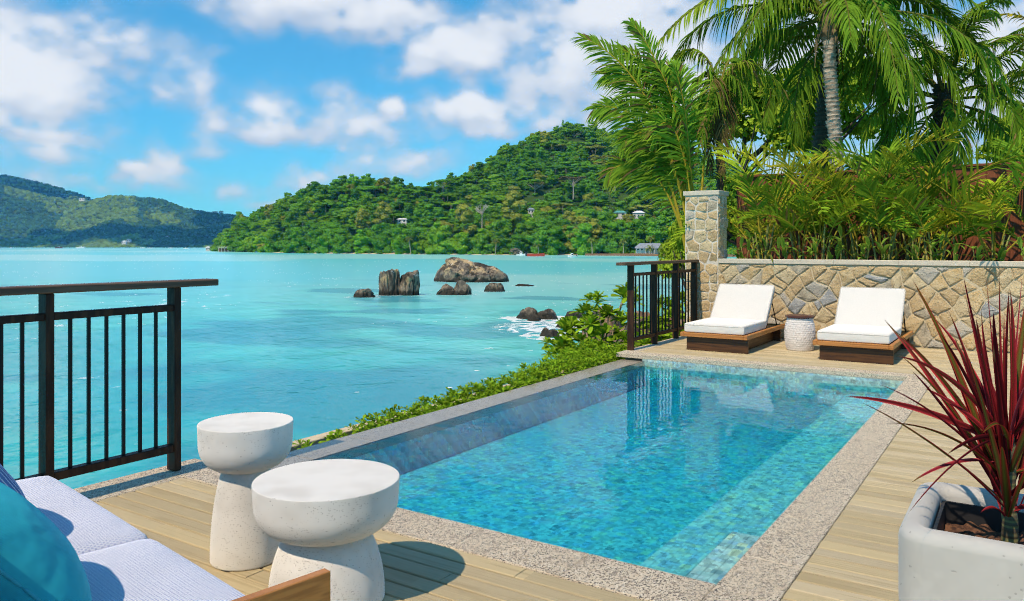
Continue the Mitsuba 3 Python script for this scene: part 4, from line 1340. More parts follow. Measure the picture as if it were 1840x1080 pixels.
def blade(base, ctrl, tip, w, cols, seg=12, fold=.35, up=(0, 0, 1), twist=0., wp=.75):
    """a long leaf on a quadratic curve: two half strips folded along the midrib; cols = (edge, half, mid)"""
    s = np.linspace(0, 1, seg + 1)[:, None]
    base, ctrl, tip = (np.asarray(x, float) for x in (base, ctrl, tip))
    p = (1 - s) ** 2 * base + 2 * s * (1 - s) * ctrl + s * s * tip
    t = np.gradient(p, axis=0)
    t /= np.linalg.norm(t, axis=1, keepdims=True)
    side = np.cross(t, np.asarray(up, float))
    ln = np.linalg.norm(side, axis=1, keepdims=True)
    side = np.where(ln > 1e-3, side / np.maximum(ln, 1e-3), [1, 0, 0])
    nrm = np.cross(side, t)
    a = (twist * s)
    side, nrm = side * np.cos(a) + nrm * np.sin(a), nrm * np.cos(a) - side * np.sin(a)
    x = s[:, 0]
    ww = w * np.clip(np.minimum(.45 + 2.2 * x, 1), 0, 1) * np.clip((1 - x), 0, 1) ** wp
    off = [-1, -.5, 0, .5, 1]
    rows = []
    for o in off:
        rows.append(p + side * (ww * o)[:, None] + nrm * (ww * abs(o) * fold)[:, None])
    v = np.stack(rows, 1).reshape(-1, 3)
    i, j = np.meshgrid(np.arange(seg), np.arange(4), indexing='ij')
    q = np.stack([i * 5 + j, i * 5 + j + 1, (i + 1) * 5 + j + 1, (i + 1) * 5 + j], -1).reshape(-1, 4)
    c = np.array([cols[0], cols[1], cols[2], cols[1], cols[0]])
    c = np.tile(c, (seg + 1, 1))
    return v, np.vstack([q[:, [0, 1, 2]], q[:, [0, 2, 3]]]), c


rng = np.random.default_rng(33)
cord = thing('red_cordyline', 'spiky red leaved plant growing in the grey concrete planter', 'plant')
C0 = np.array([-.047, 2.744, .0])
stem = [C0 + [0, 0, .46], C0 + [.004, 0, .58], C0 + [-.002, .004, .68], C0 + [0, 0, .79], C0 + [0, 0, .87]]
ring = []
part(cord, 'stem', mikit.ply(tube(np.array(stem), [.024, .021, .020, .021, .012], 12), 'mat_stem', smooth=True))


def stem_col(p, n, uv):
    b = SS(.35, .6, N(p.x * 20, p.y * 20, p.z * 130))
    return MIX((.16, .15, .055), (.075, .055, .03), b)


principled('mat_stem', mikit.proc(stem_col), rough=.7, bump=lambda p, n, uv: N(p.x * 10, p.y * 10, p.z * 120), bump_scale=.004)
REDS = [((.52, .045, .055), (.20, .018, .025), (.10, .013, .014)), ((.46, .032, .04), (.25, .018, .027), (.09, .04, .014)), ((.58, .12, .13), (.32, .03, .045), (.20, .02, .03)),
        ((.22, .014, .02), (.08, .009, .012), (.045, .008, .01)), ((.40, .03, .03), (.12, .05, .015), (.09, .11, .02)), ((.30, .02, .025), (.14, .07, .02), (.12, .13, .03))]
TIPS = [(-0.474, 2.62, 0.932), (-0.464, 2.805, 0.885), (-0.366, 2.511, 0.997), (-0.39, 2.794, 1.164), (-0.34, 2.587, 1.155), (-0.375, 2.983, 1.099), (-0.318, 2.901, 1.289),
        (-0.251, 2.586, 0.984), (-0.204, 2.498, 1.155), (-0.331, 2.414, 0.905), (-0.269, 2.455, 0.882), (-0.166, 2.821, 1.266), (-0.11, 2.918, 1.298), (-0.07, 2.705, 1.342),
        (-0.041, 2.604, 1.279), (-0.015, 2.98, 1.298), (-0.243, 3.19, 1.048), (-0.195, 2.862, 1.112), (-0.28, 2.507, 0.722), (-0.115, 2.675, 0.62), (0.019, 2.883, 1.353),
        (0.046, 2.781, 1.274), (0.079, 3.042, 1.192), (-0.132, 2.425, 1.106), (-0.121, 3.03, 1.0), (-0.335, 2.77, 1.05), (-0.301, 3.152, 1.167), (-0.184, 2.51, 1.217),
        (-0.126, 2.549, 1.194), (-0.076, 2.462, 1.225)]
for k in range(40):
    a = rng.uniform(-2.5, 2.5)
    e = rng.uniform(-.15, 1.4)
    r = rng.uniform(.40, .62)
    TIPS.append((C0[0] + r * math.cos(e) * math.cos(a), C0[1] + r * math.cos(e) * math.sin(a), .80 + r * math.sin(e) * .95 - .10 * (e < .5)))
for k, tip in enumerate(TIPS):
    tip = np.array(tip)
    b = C0 + [0, 0, rng.uniform(.58, .84)]
    hd = tip - b
    hor = np.array([hd[0], hd[1], 0])
    b = b + hor / (np.linalg.norm(hor) + 1e-6) * .014
    ctrl = b + (tip - b) * .5 + [0, 0, .03 + .09 * np.linalg.norm(hor)] + rng.normal(0, .012, 3)
    up = np.cross(np.cross(hd, [0, 0, 1.0]), hd) + [0, 0, .01] + rng.normal(0, .2, 3) * np.linalg.norm(hd)
    cols = REDS[rng.choice(6, p=[.25, .2, .2, .15, .12, .08])] if tip[0] < .0 or rng.random() < .5 else REDS[rng.integers(4, 6)]
    v, f, c = blade(b, ctrl, tip, rng.uniform(.0105, .0152), cols, 14, .45, up, rng.uniform(-.9, .9), .62)
    c = c * rng.uniform(.85, 1.15)
    if rng.random() < .55:                      # withered tip
        c[-rng.integers(6, 16):] = np.array([.20, .12, .055]) * rng.uniform(.6, 1.2)
    part(cord, 'leaf', mikit.ply((v, f), 'mat_red_leaf', color=c))
# ================================================================== palms, shrubs and other plants round the terrace
def qcurve(base, ctrl, tip, m=26):
    s = np.linspace(0, 1, m)[:, None]
    return (1 - s) ** 2 * np.asarray(base, float) + 2 * s * (1 - s) * np.asarray(ctrl, float) + s * s * np.asarray(tip, float)


def arc(base, az, el, length, droop, m=26):
    """a curve that starts at elevation el and bends down towards its tip"""
    s = np.linspace(0, 1, m)
    e = math.radians(el) - math.radians(droop) * (.35 * s + .65 * s * s)
    st = np.column_stack([np.cos(e) * math.cos(az), np.cos(e) * math.sin(az), np.sin(e)]) * length / (m - 1)
    return np.asarray(base, float) + np.vstack([np.zeros(3), np.cumsum(st[:-1], 0)])


def frond(P, n, leaflen, width, hang, r, col, tip=None, pet=.18, vee=.25, roll=0., rach=.018, rcol=(.20, .19, .035), a0=25, a1=62, ragged=.0):
    """a feather palm leaf: rachis plus 2 n drooping leaflets, with a colour per vertex"""
    col = np.asarray(col, float)
    tip = col * [1.5, 1.25, .9] if tip is None else np.asarray(tip, float)
    m = len(P)
    t = np.gradient(P, axis=0)
    t /= np.linalg.norm(t, axis=1, keepdims=True)
    S = np.cross(t, [0, 0, 1.0])
    ln = np.linalg.norm(S, axis=1, keepdims=True)
    S = np.where(ln > .05, S / np.maximum(ln, .05), S[[m // 2]] / max(ln[m // 2, 0], 1e-3))
    S /= np.linalg.norm(S, axis=1, keepdims=True)
    Nn = np.cross(S, t)
    c, s_ = math.cos(roll), math.sin(roll)
    S, Nn = S * c + Nn * s_, Nn * c - S * s_
    u = np.repeat(np.linspace(pet, .995, n), 2) + r.normal(0, .25 / n, 2 * n)
    u = np.clip(u, pet, .998)
    sg = np.tile([-1.0, 1.0], n)
    k = np.linspace(0, 1, m)
    ip = lambda A: np.stack([np.interp(u, k, A[:, j]) for j in range(3)], -1)
    p, tt, ss, nn = ip(P), ip(t), ip(S), ip(Nn)
    x = (u - pet) / (1 - pet)
    L = leaflen * np.clip(.45 + 2.2 * x, 0, 1) * np.clip(1.35 - 1.05 * x, .25, 1) * r.uniform(.82, 1.1, 2 * n)
    ang = np.radians(a0 + (a1 - a0) * x + r.normal(0, 6, 2 * n))
    D = ss * (sg * np.cos(ang))[:, None] + tt * np.sin(ang)[:, None] + nn * (vee + r.normal(0, .10, 2 * n))[:, None]
    D /= np.linalg.norm(D, axis=1, keepdims=True)
    hg = hang * r.uniform(.6, 1.35, 2 * n)
    W = np.cross(D, nn)
    W /= np.linalg.norm(W, axis=1, keepdims=True) + 1e-9
    tw = r.normal(0, .5, 2 * n)[:, None]
    W = W * np.cos(tw) + nn * np.sin(tw)
    q = []
    for sk, wk in ((0, .55), (.33, 1), (.68, .72)):
        c_ = p + L[:, None] * (D * sk * (1 - .30 * hg[:, None] * sk) + np.array([0, 0, -1.0]) * (hg * sk * sk)[:, None])
        q += [c_ - W * width * wk, c_ + W * width * wk]
    q.append(p + L[:, None] * (D * (1 - .30 * hg[:, None]) + np.array([0, 0, -1.0]) * hg[:, None]))
    V = np.stack(q, 1)
    b = (np.arange(2 * n) * 7)[:, None]
    F = np.concatenate([b + np.array(tri)[None] for tri in ((0, 1, 3), (0, 3, 2), (2, 3, 5), (2, 5, 4), (4, 5, 6))])
    tone = r.uniform(.72, 1.25, (2 * n, 1))
    C = np.repeat((col * tone)[:, None], 7, 1)
    C[:, 6] = tip * tone
    if ragged > 0:
        dead = r.random(2 * n) < ragged
        C[dead] = np.array([.23, .16, .06]) * tone[dead][:, None]
    rr = rach * np.linspace(1.25, .18, m)
    rv, rf = tube(P, rr, 5, False)
    return cjoin([(V.reshape(-1, 3), F, np.clip(C.reshape(-1, 3), 0, 1)), (rv, rf, np.array(rcol))])


def add_frond(key, mesh):
    part(key, 'frond', mikit.ply(mesh[:2], 'mat_leaf', color=mesh[2]))


def trunk_mesh(pts, r0, r1, ring=.085, sides=18, seed=0):
    """a palm trunk with leaf-scar rings"""
    rr = np.random.default_rng(seed)
    P = np.asarray(pts, float)
    d = np.r_[0, np.cumsum(np.linalg.norm(np.diff(P, axis=0), axis=1))]
    n = int(d[-1] / ring)
    s, rad = [], []
    for k in range(n):
        base = r0 + (r1 - r0) * k / n
        w = rr.uniform(.94, 1.07)
        s += [k * ring + .002, k * ring + ring * .55, k * ring + ring * .97]
        rad += [base * .90 * w, base * .98 * w, base * 1.15 * w]
    s = np.array(s)
    Q = np.stack([np.interp(s, d, P[:, j]) for j in range(3)], -1)
    v, f = tube(Q, rad, sides)
    v = v + (meshkit.noise(v * 14, seed)[:, None] - .5) * .03 * [1, 1, .7]
    return v, f


def bark(p, n, uv):
    b = FB(p.x * 7, p.y * 7, p.z * 22, octaves=4)
    c = MIX((.58, .50, .41), (.36, .29, .22), SS(.35, .62, b))
    return MIX(c, (.10, .075, .05), SS(.60, .72, N(p.x * 3, p.y * 3, p.z * 24)) * .7)


principled('mat_palm_bark', mikit.proc(bark), rough=.85, bump=lambda p, n, uv: FB(p.x * 30, p.y * 30, p.z * 60), bump_scale=.01)
principled('mat_dark_bark', mikit.proc(lambda p, n, uv: MIX((.10, .08, .055), (.035, .028, .02), FB(p.x * 9, p.y * 9, p.z * 5, octaves=4))), rough=.9)
principled('mat_fibre', (.20, .145, .075), rough=.9)
COCO, COCO2 = np.array([.15, .275, .024]), np.array([.25, .35, .028])
YEL = np.array([.40, .35, .03])
rng = np.random.default_rng(101)

# --- tall coconut palm behind the wall
k = thing('coconut_palm', 'tall coconut palm with pale ringed trunk rising behind the fence', 'palm tree')
C = np.array([-3.60, 18.0, 6.10])
part(k, 'trunk', mikit.ply(trunk_mesh([(-3.40, 18.1, .9), (-3.46, 18.06, 3.4), (-3.58, 18.0, 5.2), C + [0, 0, .1]], .165, .125, .095, 20, 3), 'mat_palm_bark', smooth=40))
part(k, 'crown_fibre', mikit.ply(xform((np.array(_ICO[3].vertices) * [.22, .22, .42] * (1 + .25 * (meshkit.noise(np.array(_ICO[3].vertices) * 4, 2)[:, None] - .5)), np.array(_ICO[3].faces)), trimesh.transformations.translation_matrix(C + [0, 0, .15])), 'mat_fibre', smooth=True))
B = C + [0, 0, .25]
for ctrl, tip_, nn, ll in (((-5.3, 16.7, 7.75), (-6.45, 15.5, 5.7), 74, .78), ((-4.6, 17.2, 7.7), (-5.9, 16.3, 4.55), 70, .80), ((-4.5, 17.0, 7.4), (-5.0, 16.5, 4.4), 66, .85),
                           ((-2.5, 18.4, 8.0), (-1.75, 18.4, 3.95), 74, .85), ((-2.5, 17.6, 7.6), (-2.1, 16.9, 4.3), 70, .85), ((-4.5, 17.0, 7.9), (-5.1, 15.9, 4.9), 66, .8),
                           ((-2.4, 19.2, 8.3), (-.6, 19.4, 6.2), 70, .8), ((-2.6, 17.0, 8.4), (-1.6, 15.4, 7.6), 66, .75), ((-5.0, 18.8, 7.6), (-6.4, 19.2, 4.9), 66, .8)):
    add_frond(k, frond(qcurve(B, ctrl, tip_, 30), nn, ll, .021, .75, rng, COCO * rng.uniform(.8, 1.25) if nn < 74 else COCO2, COCO2 * 1.3, .14, .12, rng.uniform(-.5, .5), .034, (.22, .22, .05)))
for j in range(19):
    az = j * 2.39996 + .4
    el = 78 - 5.2 * j + rng.uniform(-6, 6)
    if math.sin(az) < 0 and abs(math.cos(az)) < .8:
        az = -az
    add_frond(k, frond(arc(B, az, el, rng.uniform(3.7, 4.6), 108 + rng.uniform(-15, 15), 30), 74, .88, .021, .7, rng, COCO * rng.uniform(.75, 1.2), None, .14, .12, rng.uniform(-.5, .5), .032, (.20, .19, .045), ragged=.03))
for j in range(4):
    az = rng.uniform(-2.6, -.4)
    p = C + np.array([.16 * math.cos(az), .16 * math.sin(az), -.05])
    part(k, 'dry_sheath', mikit.ply(tube(qcurve(p, p + [.12 * math.cos(az), .12 * math.sin(az), -.1], p + [.16 * math.cos(az), .16 * math.sin(az), -rng.uniform(.4, .8)], 8), np.linspace(.035, .006, 8), 5), 'mat_fibre'))

# --- a second, stouter trunk in shade behind it
k = thing('coconut_palm', 'dark thick trunked palm in the shade just left behind the tall coconut palm', 'palm tree')
part(k, 'trunk', mikit.ply(trunk_mesh([(-4.05, 19.5, .8), (-4.02, 19.5, 3.6), (-3.92, 19.5, 5.3), (-3.86, 19.5, 6.3)], .34, .17, .11, 20, 5), 'mat_dark_bark', smooth=40))
for j in range(10):
    az = j * 2.39996 + 1.7
    add_frond(k, frond(arc((-3.86, 19.5, 6.3), az, 66 - 10 * j + rng.uniform(-6, 6), rng.uniform(3.2, 4.2), 105, 28), 70, .85, .022, .75, rng, COCO * rng.uniform(.7, 1.1), None, .14, .12, 0, .03, (.18, .17, .04)))

# --- bushy palm to the right, dark trunk, heavy skirt of fronds
k = thing('bushy_palm', 'bushy palm with short dark trunk and hanging fronds, right of the tall coconut palm', 'palm tree')
C = np.array([-1.62, 21.05, 4.95])
part(k, 'trunk', mikit.ply(trunk_mesh([(-1.70, 21.0, .8), (-1.72, 21.0, 3.2), (-1.66, 21.05, 4.4), C + [0, 0, .3]], .21, .24, .10, 18, 7), 'mat_dark_bark', smooth=40))
for j in range(26):
    az = j * 2.39996 + .9
    el = 84 - 4.4 * j + rng.uniform(-6, 6)
    cc = COCO * rng.uniform(.75, 1.25) if rng.random() < .75 else COCO2 * 1.15
    add_frond(k, frond(arc(C + [.12 * math.cos(az), .12 * math.sin(az), .25 - .02 * j], az, el, rng.uniform(2.5, 3.5), 118 + rng.uniform(-20, 15), 28), 64, .72, .021, .7, rng, cc, None, .2, .15, rng.uniform(-.6, .6), .030, (.19, .18, .04), ragged=.02))
for b, c_, e in (((-1.5, 21, 5.2), (-2.3, 20.3, 6.5), (-2.9, 19.9, 4.3)), ((-1.5, 21, 5.2), (-1.1, 20.0, 6.9), (-.3, 19.6, 4.6))):
    add_frond(k, frond(qcurve(b, c_, e, 28), 60, .7, .02, .8, rng, COCO2, None, .16, .12, 0, .03, (.2, .2, .05)))

# --- palm at the right edge with yellowing fronds
k = thing('yellowing_palm', 'palm with yellowing fronds reaching in from the right edge', 'palm tree')
C = np.array([1.15, 22.3, 5.3])
part(k, 'trunk', mikit.ply(trunk_mesh([(1.25, 22.4, .8), (1.2, 22.3, 3.0), C], .17, .15, .09, 16, 9), 'mat_palm_bark', smooth=40))
for c_, e, cl in (((.1, 21.9, 6.7), (-1.15, 21.5, 6.0), YEL), ((.2, 21.6, 7.0), (-.75, 21.2, 6.7), YEL * 1.1), ((.3, 22.0, 6.4), (-.8, 21.6, 4.6), COCO2), ((.0, 21.7, 6.0), (-.9, 21.0, 4.9), COCO2 * 1.2),
                  ((.6, 21.6, 7.4), (.0, 21.2, 7.4), COCO), ((.2, 22.4, 7.0), (-.6, 22.4, 5.9), COCO)):
    add_frond(k, frond(qcurve(C, c_, e, 26), 52, .58, .018, .5, rng, cl, None, .16, .15, rng.uniform(-.3, .3), .026, (.28, .25, .05), ragged=.05))
for j in range(16):
    az = j * 2.39996
    add_frond(k, frond(arc(C, az, 76 - 5.5 * j, 3.0, 105, 26), 50, .6, .019, .6, rng, COCO * rng.uniform(.8, 1.2), None, .16, .15, 0, .026, (.2, .19, .04)))

# --- trunkless young coconut palm beside the pillar
k = thing('young_palm', 'young coconut palm with yellow leaf stalks spreading left behind the stone pillar', 'palm tree')
YB = np.array([-5.12, 14.2, .2])
STALK = (.55, .44, .05)
for c_, e, ll, rl in (((-5.45, 13.9, 4.6), (-6.95, 12.95, 5.30), .78, .3), ((-5.35, 13.95, 4.6), (-6.15, 13.4, 5.55), .70, .2), ((-5.6, 13.8, 4.4), (-6.75, 13.05, 3.95), .75, .5), ((-5.65, 13.85, 3.7), (-6.55, 13.2, 2.75), .72, .4),
                      ((-5.3, 14.0, 4.4), (-5.85, 13.6, 4.85), .65, -.2), ((-5.45, 14.1, 4.9), (-6.5, 13.6, 5.15), .75, .0), ((-5.2, 14.0, 4.2), (-5.45, 13.7, 4.7), .55, .1), ((-5.5, 13.9, 4.3), (-6.25, 13.2, 3.3), .70, .6),
                      ((-5.3, 14.3, 5.2), (-5.9, 14.4, 4.8), .7, .2), ((-5.1, 14.4, 4.6), (-5.0, 14.9, 4.3), .6, -.2),
                      ((-5.5, 14.0, 5.0), (-6.6, 13.2, 4.6), .85, .1), ((-5.25, 13.9, 4.4), (-5.7, 13.4, 3.5), .75, .4)):
    b = YB + [rng.normal(0, .05), rng.normal(0, .05), 0]
    add_frond(k, frond(qcurve(b, c_, e, 32), 80, ll * 1.25, .020, .34, rng, COCO * rng.uniform(1.0, 1.5), COCO2 * 1.4, .36, .06, 1.0 + rl * .7, .028, STALK, 30, 62, .09))
k = thing('young_palm', 'slim palm with brown drooping fronds directly behind the stone pillar', 'palm tree')
part(k, 'trunk', mikit.ply(trunk_mesh([(-5.0, 15.0, -.5), (-5.0, 15.0, 2.4), (-5.02, 14.98, 4.3)], .085, .06, .12, 12, 11), 'mat_dark_bark', smooth=40))
Q = np.array([-5.02, 14.98, 4.3])
for c_, e, cl in (((-4.6, 15.0, 5.6), (-3.75, 15.3, 4.15), COCO2), ((-4.7, 14.8, 5.2), (-4.1, 14.9, 3.6), COCO), ((-5.0, 14.7, 5.3), (-5.1, 14.2, 3.3), COCO * .8), ((-5.2, 14.8, 5.4), (-5.5, 14.4, 3.9), COCO), ((-4.9, 15.2, 5.7), (-4.6, 15.6, 4.6), COCO),
                  ((-5.1, 15.1, 5.0), (-5.15, 14.8, 2.9), np.array([.15, .11, .05])), ((-4.9, 14.9, 5.0), (-4.85, 14.7, 2.8), np.array([.13, .10, .04])), ((-5.2, 15.0, 5.6), (-5.9, 14.9, 5.2), COCO2)):
    add_frond(k, frond(qcurve(Q, c_, e, 28), 50, .55, .018, .85, rng, cl, None, .12, .10, rng.uniform(-.4, .4), .022, (.3, .25, .06), ragged=.1))

# --- areca palms in the raised bed
ARE = [np.array([.21, .35, .024]), np.array([.32, .44, .028]), np.array([.13, .26, .022]), np.array([.40, .40, .03])]
AL = ['yellow green areca palm in the raised bed right beside the stone pillar', 'leafy areca palm in the raised bed above the left sun lounger', 'areca palm with arching feathery fronds left of the white stool',
      'dense areca palm in the bed above the white woven stool', 'feathery areca palm behind the wall left of the right sun lounger', 'dark areca palm in the bed above the right sun lounger',
      'areca palm in the bed just right of the right sun lounger', 'tall areca palm with pale yellow stems near the right end of the bed', 'areca palm at the far right end of the raised bed',
      'areca palm at the back of the bed near the pillar', 'areca palm at the back of the bed in front of the fence, middle', 'areca palm at the back of the bed near the right fence']
for n, (x, y, cnt, ln, bright) in enumerate(((-3.70, 13.3, 8, 1.55, 1), (-3.20, 13.8, 9, 1.70, 0), (-2.75, 13.2, 8, 1.50, 1), (-2.25, 13.7, 9, 1.75, 0), (-1.85, 13.2, 7, 1.40, 2), (-1.45, 13.6, 9, 1.65, 1),
                                           (-1.15, 13.2, 7, 1.10, 2), (-.40, 13.25, 8, 1.70, 1), (.25, 13.5, 8, 1.6, 0), (-4.0, 14.5, 7, 1.5, 2), (-2.6, 14.6, 8, 1.65, 0), (-1.8, 14.6, 7, 1.6, 2))):
    k = thing('areca_palm', AL[n], 'palm', 'areca palms in the raised bed')
    g = np.array([x, y, 1.06])
    for j in range(4):
        a = rng.uniform(0, 6.3)
        b = g + [.09 * math.cos(a), .09 * math.sin(a), -.03]
        part(k, 'cane', mikit.ply(tube(qcurve(b, b + [.02 * math.cos(a), .02 * math.sin(a), .3], b + [.10 * math.cos(a), .10 * math.sin(a), rng.uniform(.45, .8)], 7), np.linspace(.019, .012, 7), 7), 'mat_cane', smooth=True))
    for j in range(cnt):
        a = j * 2.39996 + rng.uniform(-.3, .3) + n
        el = 86 - 46 * j / cnt + rng.uniform(-5, 5)
        b = g + [.08 * math.cos(a), .08 * math.sin(a), rng.uniform(.05, .5) * (1 - .5 * j / cnt)]
        L = 1.42 * ln * rng.uniform(.8, 1.12) * (1 - .32 * j / cnt)
        cl = ARE[rng.choice(4, p=([.45, .25, .2, .10], [.25, .4, .1, .25], [.35, .1, .5, .05])[bright])] * rng.uniform(.8, 1.15)
        add_frond(k, frond(arc(b, a, el, L, 66 + 44 * rng.random(), 24), 27, .50 * L / 1.6, .0165, .16, rng, cl, cl * [1.5, 1.25, .9], .30, .42, rng.uniform(-.5, .5), .0105, (.50, .40, .05), 34, 64, .02))
principled('mat_cane', mikit.proc(lambda p, n, uv: MIX((.36, .34, .09), (.15, .17, .04), SS(.4, .7, N(p.x * 3, p.y * 3, p.z * 16)))), rough=.5)

# --- broad leaved ginger plants along the wall
GL = ['next to the pillar, leaf hanging over the wall', 'just right of the plant by the pillar', 'above the left sun lounger', 'above the gap between left lounger and stool', 'above the white woven stool', 'right of the stool',
      'above the left side of the right lounger', 'above the middle of the right lounger', 'behind the right edge of the right lounger', 'right of the right lounger', 'left of the pale stemmed palm', 'under the pale stemmed palm', 'at the far right of the bed']
for n, x in enumerate((-3.87, -3.66, -3.21, -2.75, -2.46, -2.11, -1.77, -1.42, -1.06, -.85, -.63, -.30, -.05)):
    k = thing('ginger_plant', 'low broad leaved ginger plant ' + GL[n], 'plant', 'ginger plants along the wall')
    y = 12.66 + rng.uniform(0, .12)
    for j in range(rng.integers(2, 4)):
        b = np.array([x + rng.normal(0, .04), y + rng.normal(0, .03), 1.05])
        top = b + [rng.normal(0, .05), rng.normal(-.03, .04), rng.uniform(.28, .55)]
        part(k, 'stem', mikit.ply(tube(qcurve(b, (b + top) / 2 + [.01, 0, .05], top, 6), .006, 5), 'mat_cane', smooth=True))
        for i in range(rng.integers(3, 6)):
            s = rng.uniform(.25, 1)
            p = b + (top - b) * s
            a = rng.uniform(0, 6.3)
            e = rng.uniform(.2, 1.25)
            L = rng.uniform(.22, .36)
            d = np.array([math.cos(e) * math.cos(a), math.cos(e) * math.sin(a) - .15, math.sin(e)])
            gcol = np.array([.22, .36, .045]) * rng.uniform(.7, 1.35)
            v, f, c = blade(p, p + d * L * .6 + [0, 0, .04], p + d * L + [0, 0, -.10 * L / .3], .034, (gcol * 1.1, gcol, gcol * .8), 8, .25, (0, 0, 1), rng.uniform(-.4, .4), .5)
            part(k, 'leaf', mikit.ply((v, f), 'mat_leaf', color=c))
    if n == 0:
        p = np.array([-3.42, 12.52, 1.20])
        v, f, c = blade(p, p + [.10, -.22, .16], p + [.20, -.42, -.06], .034, ((.17, .2, .04),) * 3, 9, .25, (0, 0, 1), .2, .5)
        part(k, 'leaf', mikit.ply((v, f), 'mat_leaf', color=c))


# --- leaves for the shrub and the hedge
def leaf_fan(base, D, L, W, r, col, droop=.25):
    """many obovate leaves at once: base, unit direction, length, half width"""
    n = len(base)
    D = D / np.linalg.norm(D, axis=1, keepdims=True)
    S = np.cross(D, [0, 0, 1.0])
    S /= np.linalg.norm(S, axis=1, keepdims=True) + 1e-6
    Nn = np.cross(S, D)
    tw = r.normal(0, .35, (n, 1))
    S = S * np.cos(tw) + Nn * np.sin(tw)
    q = []
    for s, w in ((.0, .16), (.35, .62), (.72, 1.0), (.93, .72)):
        c = base + D * (L * s)[:, None] + np.array([0, 0, -1.0]) * (L * droop * s * s)[:, None]
        lift = Nn * (W * w * .22)[:, None]
        q += [c - S * (W * w)[:, None] + lift, c + S * (W * w)[:, None] + lift]
    q.append(base + D * L[:, None] * 1.0 + np.array([0, 0, -1.0]) * (L * droop)[:, None])
    V = np.stack(q, 1)
    b = (np.arange(n) * 9)[:, None]
    F = np.concatenate([b + np.array(t)[None] for t in ((0, 1, 3), (0, 3, 2), (2, 3, 5), (2, 5, 4), (4, 5, 7), (4, 7, 6), (6, 7, 8))])
    C = np.repeat((col * r.uniform(.72, 1.3, (n, 1)))[:, None], 9, 1)
    return V.reshape(-1, 3), F, np.clip(C.reshape(-1, 3), 0, 1)


def rosette(c, up, n, L, r, col):
    a = np.arange(n) * 2.39996 + r.uniform(0, 6)
    e = np.radians(np.linspace(72, 2, n) + r.normal(0, 6, n))
    up = np.asarray(up, float) / np.linalg.norm(up)
    x = np.cross(up, [0.3, .9, .1])
    x /= np.linalg.norm(x)
    y = np.cross(up, x)
    D = (np.cos(a)[:, None] * x + np.sin(a)[:, None] * y) * np.cos(e)[:, None] + up * np.sin(e)[:, None]
    LL = L * np.linspace(.6, 1.05, n) * r.uniform(.85, 1.1, n)
    return leaf_fan(np.asarray(c) + D * .012, D, LL, LL * .185, r, col, .18)


SCA = np.array([.24, .38, .022])
SHRUBS = [((-5.75, 11.25, -1.0), [(-6.15, 10.95, .02), (-6.3, 11.25, .12), (-6.02, 11.3, .34), (-5.95, 11.65, .55), (-5.72, 11.6, .30), (-5.60, 11.9, .56), (-5.75, 12.4, .62), (-6.1, 10.7, -.18), (-5.9, 10.5, -.30), (-5.65, 10.55, -.28),
                                    (-5.5, 10.8, -.16), (-5.35, 10.7, -.32), (-5.6, 11.2, .02), (-5.3, 11.3, -.05), (-5.85, 10.9, -.1), (-6.2, 11.6, .1), (-5.4, 11.7, .2), (-5.25, 11.0, -.22), (-5.15, 10.6, -.36), (-6.35, 10.9, -.2),
                                    (-5.95, 10.3, -.42), (-5.6, 10.2, -.42), (-5.1, 10.3, -.40), (-5.75, 11.0, .16), (-6.1, 11.0, -.3), (-5.45, 10.35, -.36)], 'spreading green shrub with pale branches and leaf rosettes left of the far railing'),
          ((-4.95, 12.0, -1.0), [(-4.95, 11.3, -.12), (-4.85, 11.7, .0), (-5.05, 11.9, .15), (-4.9, 12.3, .22), (-5.1, 12.6, .38), (-4.8, 11.2, -.25), (-4.95, 10.8, -.25), (-4.75, 10.5, -.3), (-4.8, 11.9, -.1), (-5.2, 12.2, .1), (-4.9, 12.0, -.2),
                                 (-5.0, 13.0, .5), (-4.85, 12.8, .15), (-5.15, 11.5, -.05), (-4.75, 12.35, -.05), (-4.7, 10.2, -.28), (-4.85, 10.0, -.3)], 'bright green shrub seen through the bars of the far railing')]
for root, tips, lab in SHRUBS:
    k = thing('beach_shrub', lab, 'shrub')
    root = np.array(root)
    for tp in tips:
        tp = np.array(tp)
        mid = root + (tp - root) * .5 + [rng.normal(0, .08), rng.normal(0, .08), .12]
        part(k, 'branch', mikit.ply(tube(qcurve(root + rng.normal(0, .05, 3), mid, tp, 9), np.linspace(.020, .009, 9), 6), 'mat_branch', smooth=True))
        m = [rosette(tp, [rng.normal(0, .25), rng.normal(-.1, .25), 1], 22, rng.uniform(.20, .28), rng, SCA * rng.uniform(.8, 1.25))]
        for _ in range(3):
            o = tp + rng.normal(0, .11, 3) * [1, 1, .7] - [0, 0, .06]
            m.append(rosette(o, [rng.normal(0, .5), rng.normal(-.1, .5), 1], 14, rng.uniform(.15, .23), rng, SCA * rng.uniform(.7, 1.2)))
        m = cjoin(m)
        part(k, 'leaf_cluster', mikit.ply(m[:2], 'mat_leaf', color=m[2]))
principled('mat_branch', mikit.proc(lambda p, n, uv: MIX((.40, .32, .20), (.22, .16, .10), FB(p.x * 30, p.y * 30, p.z * 30))), rough=.8)

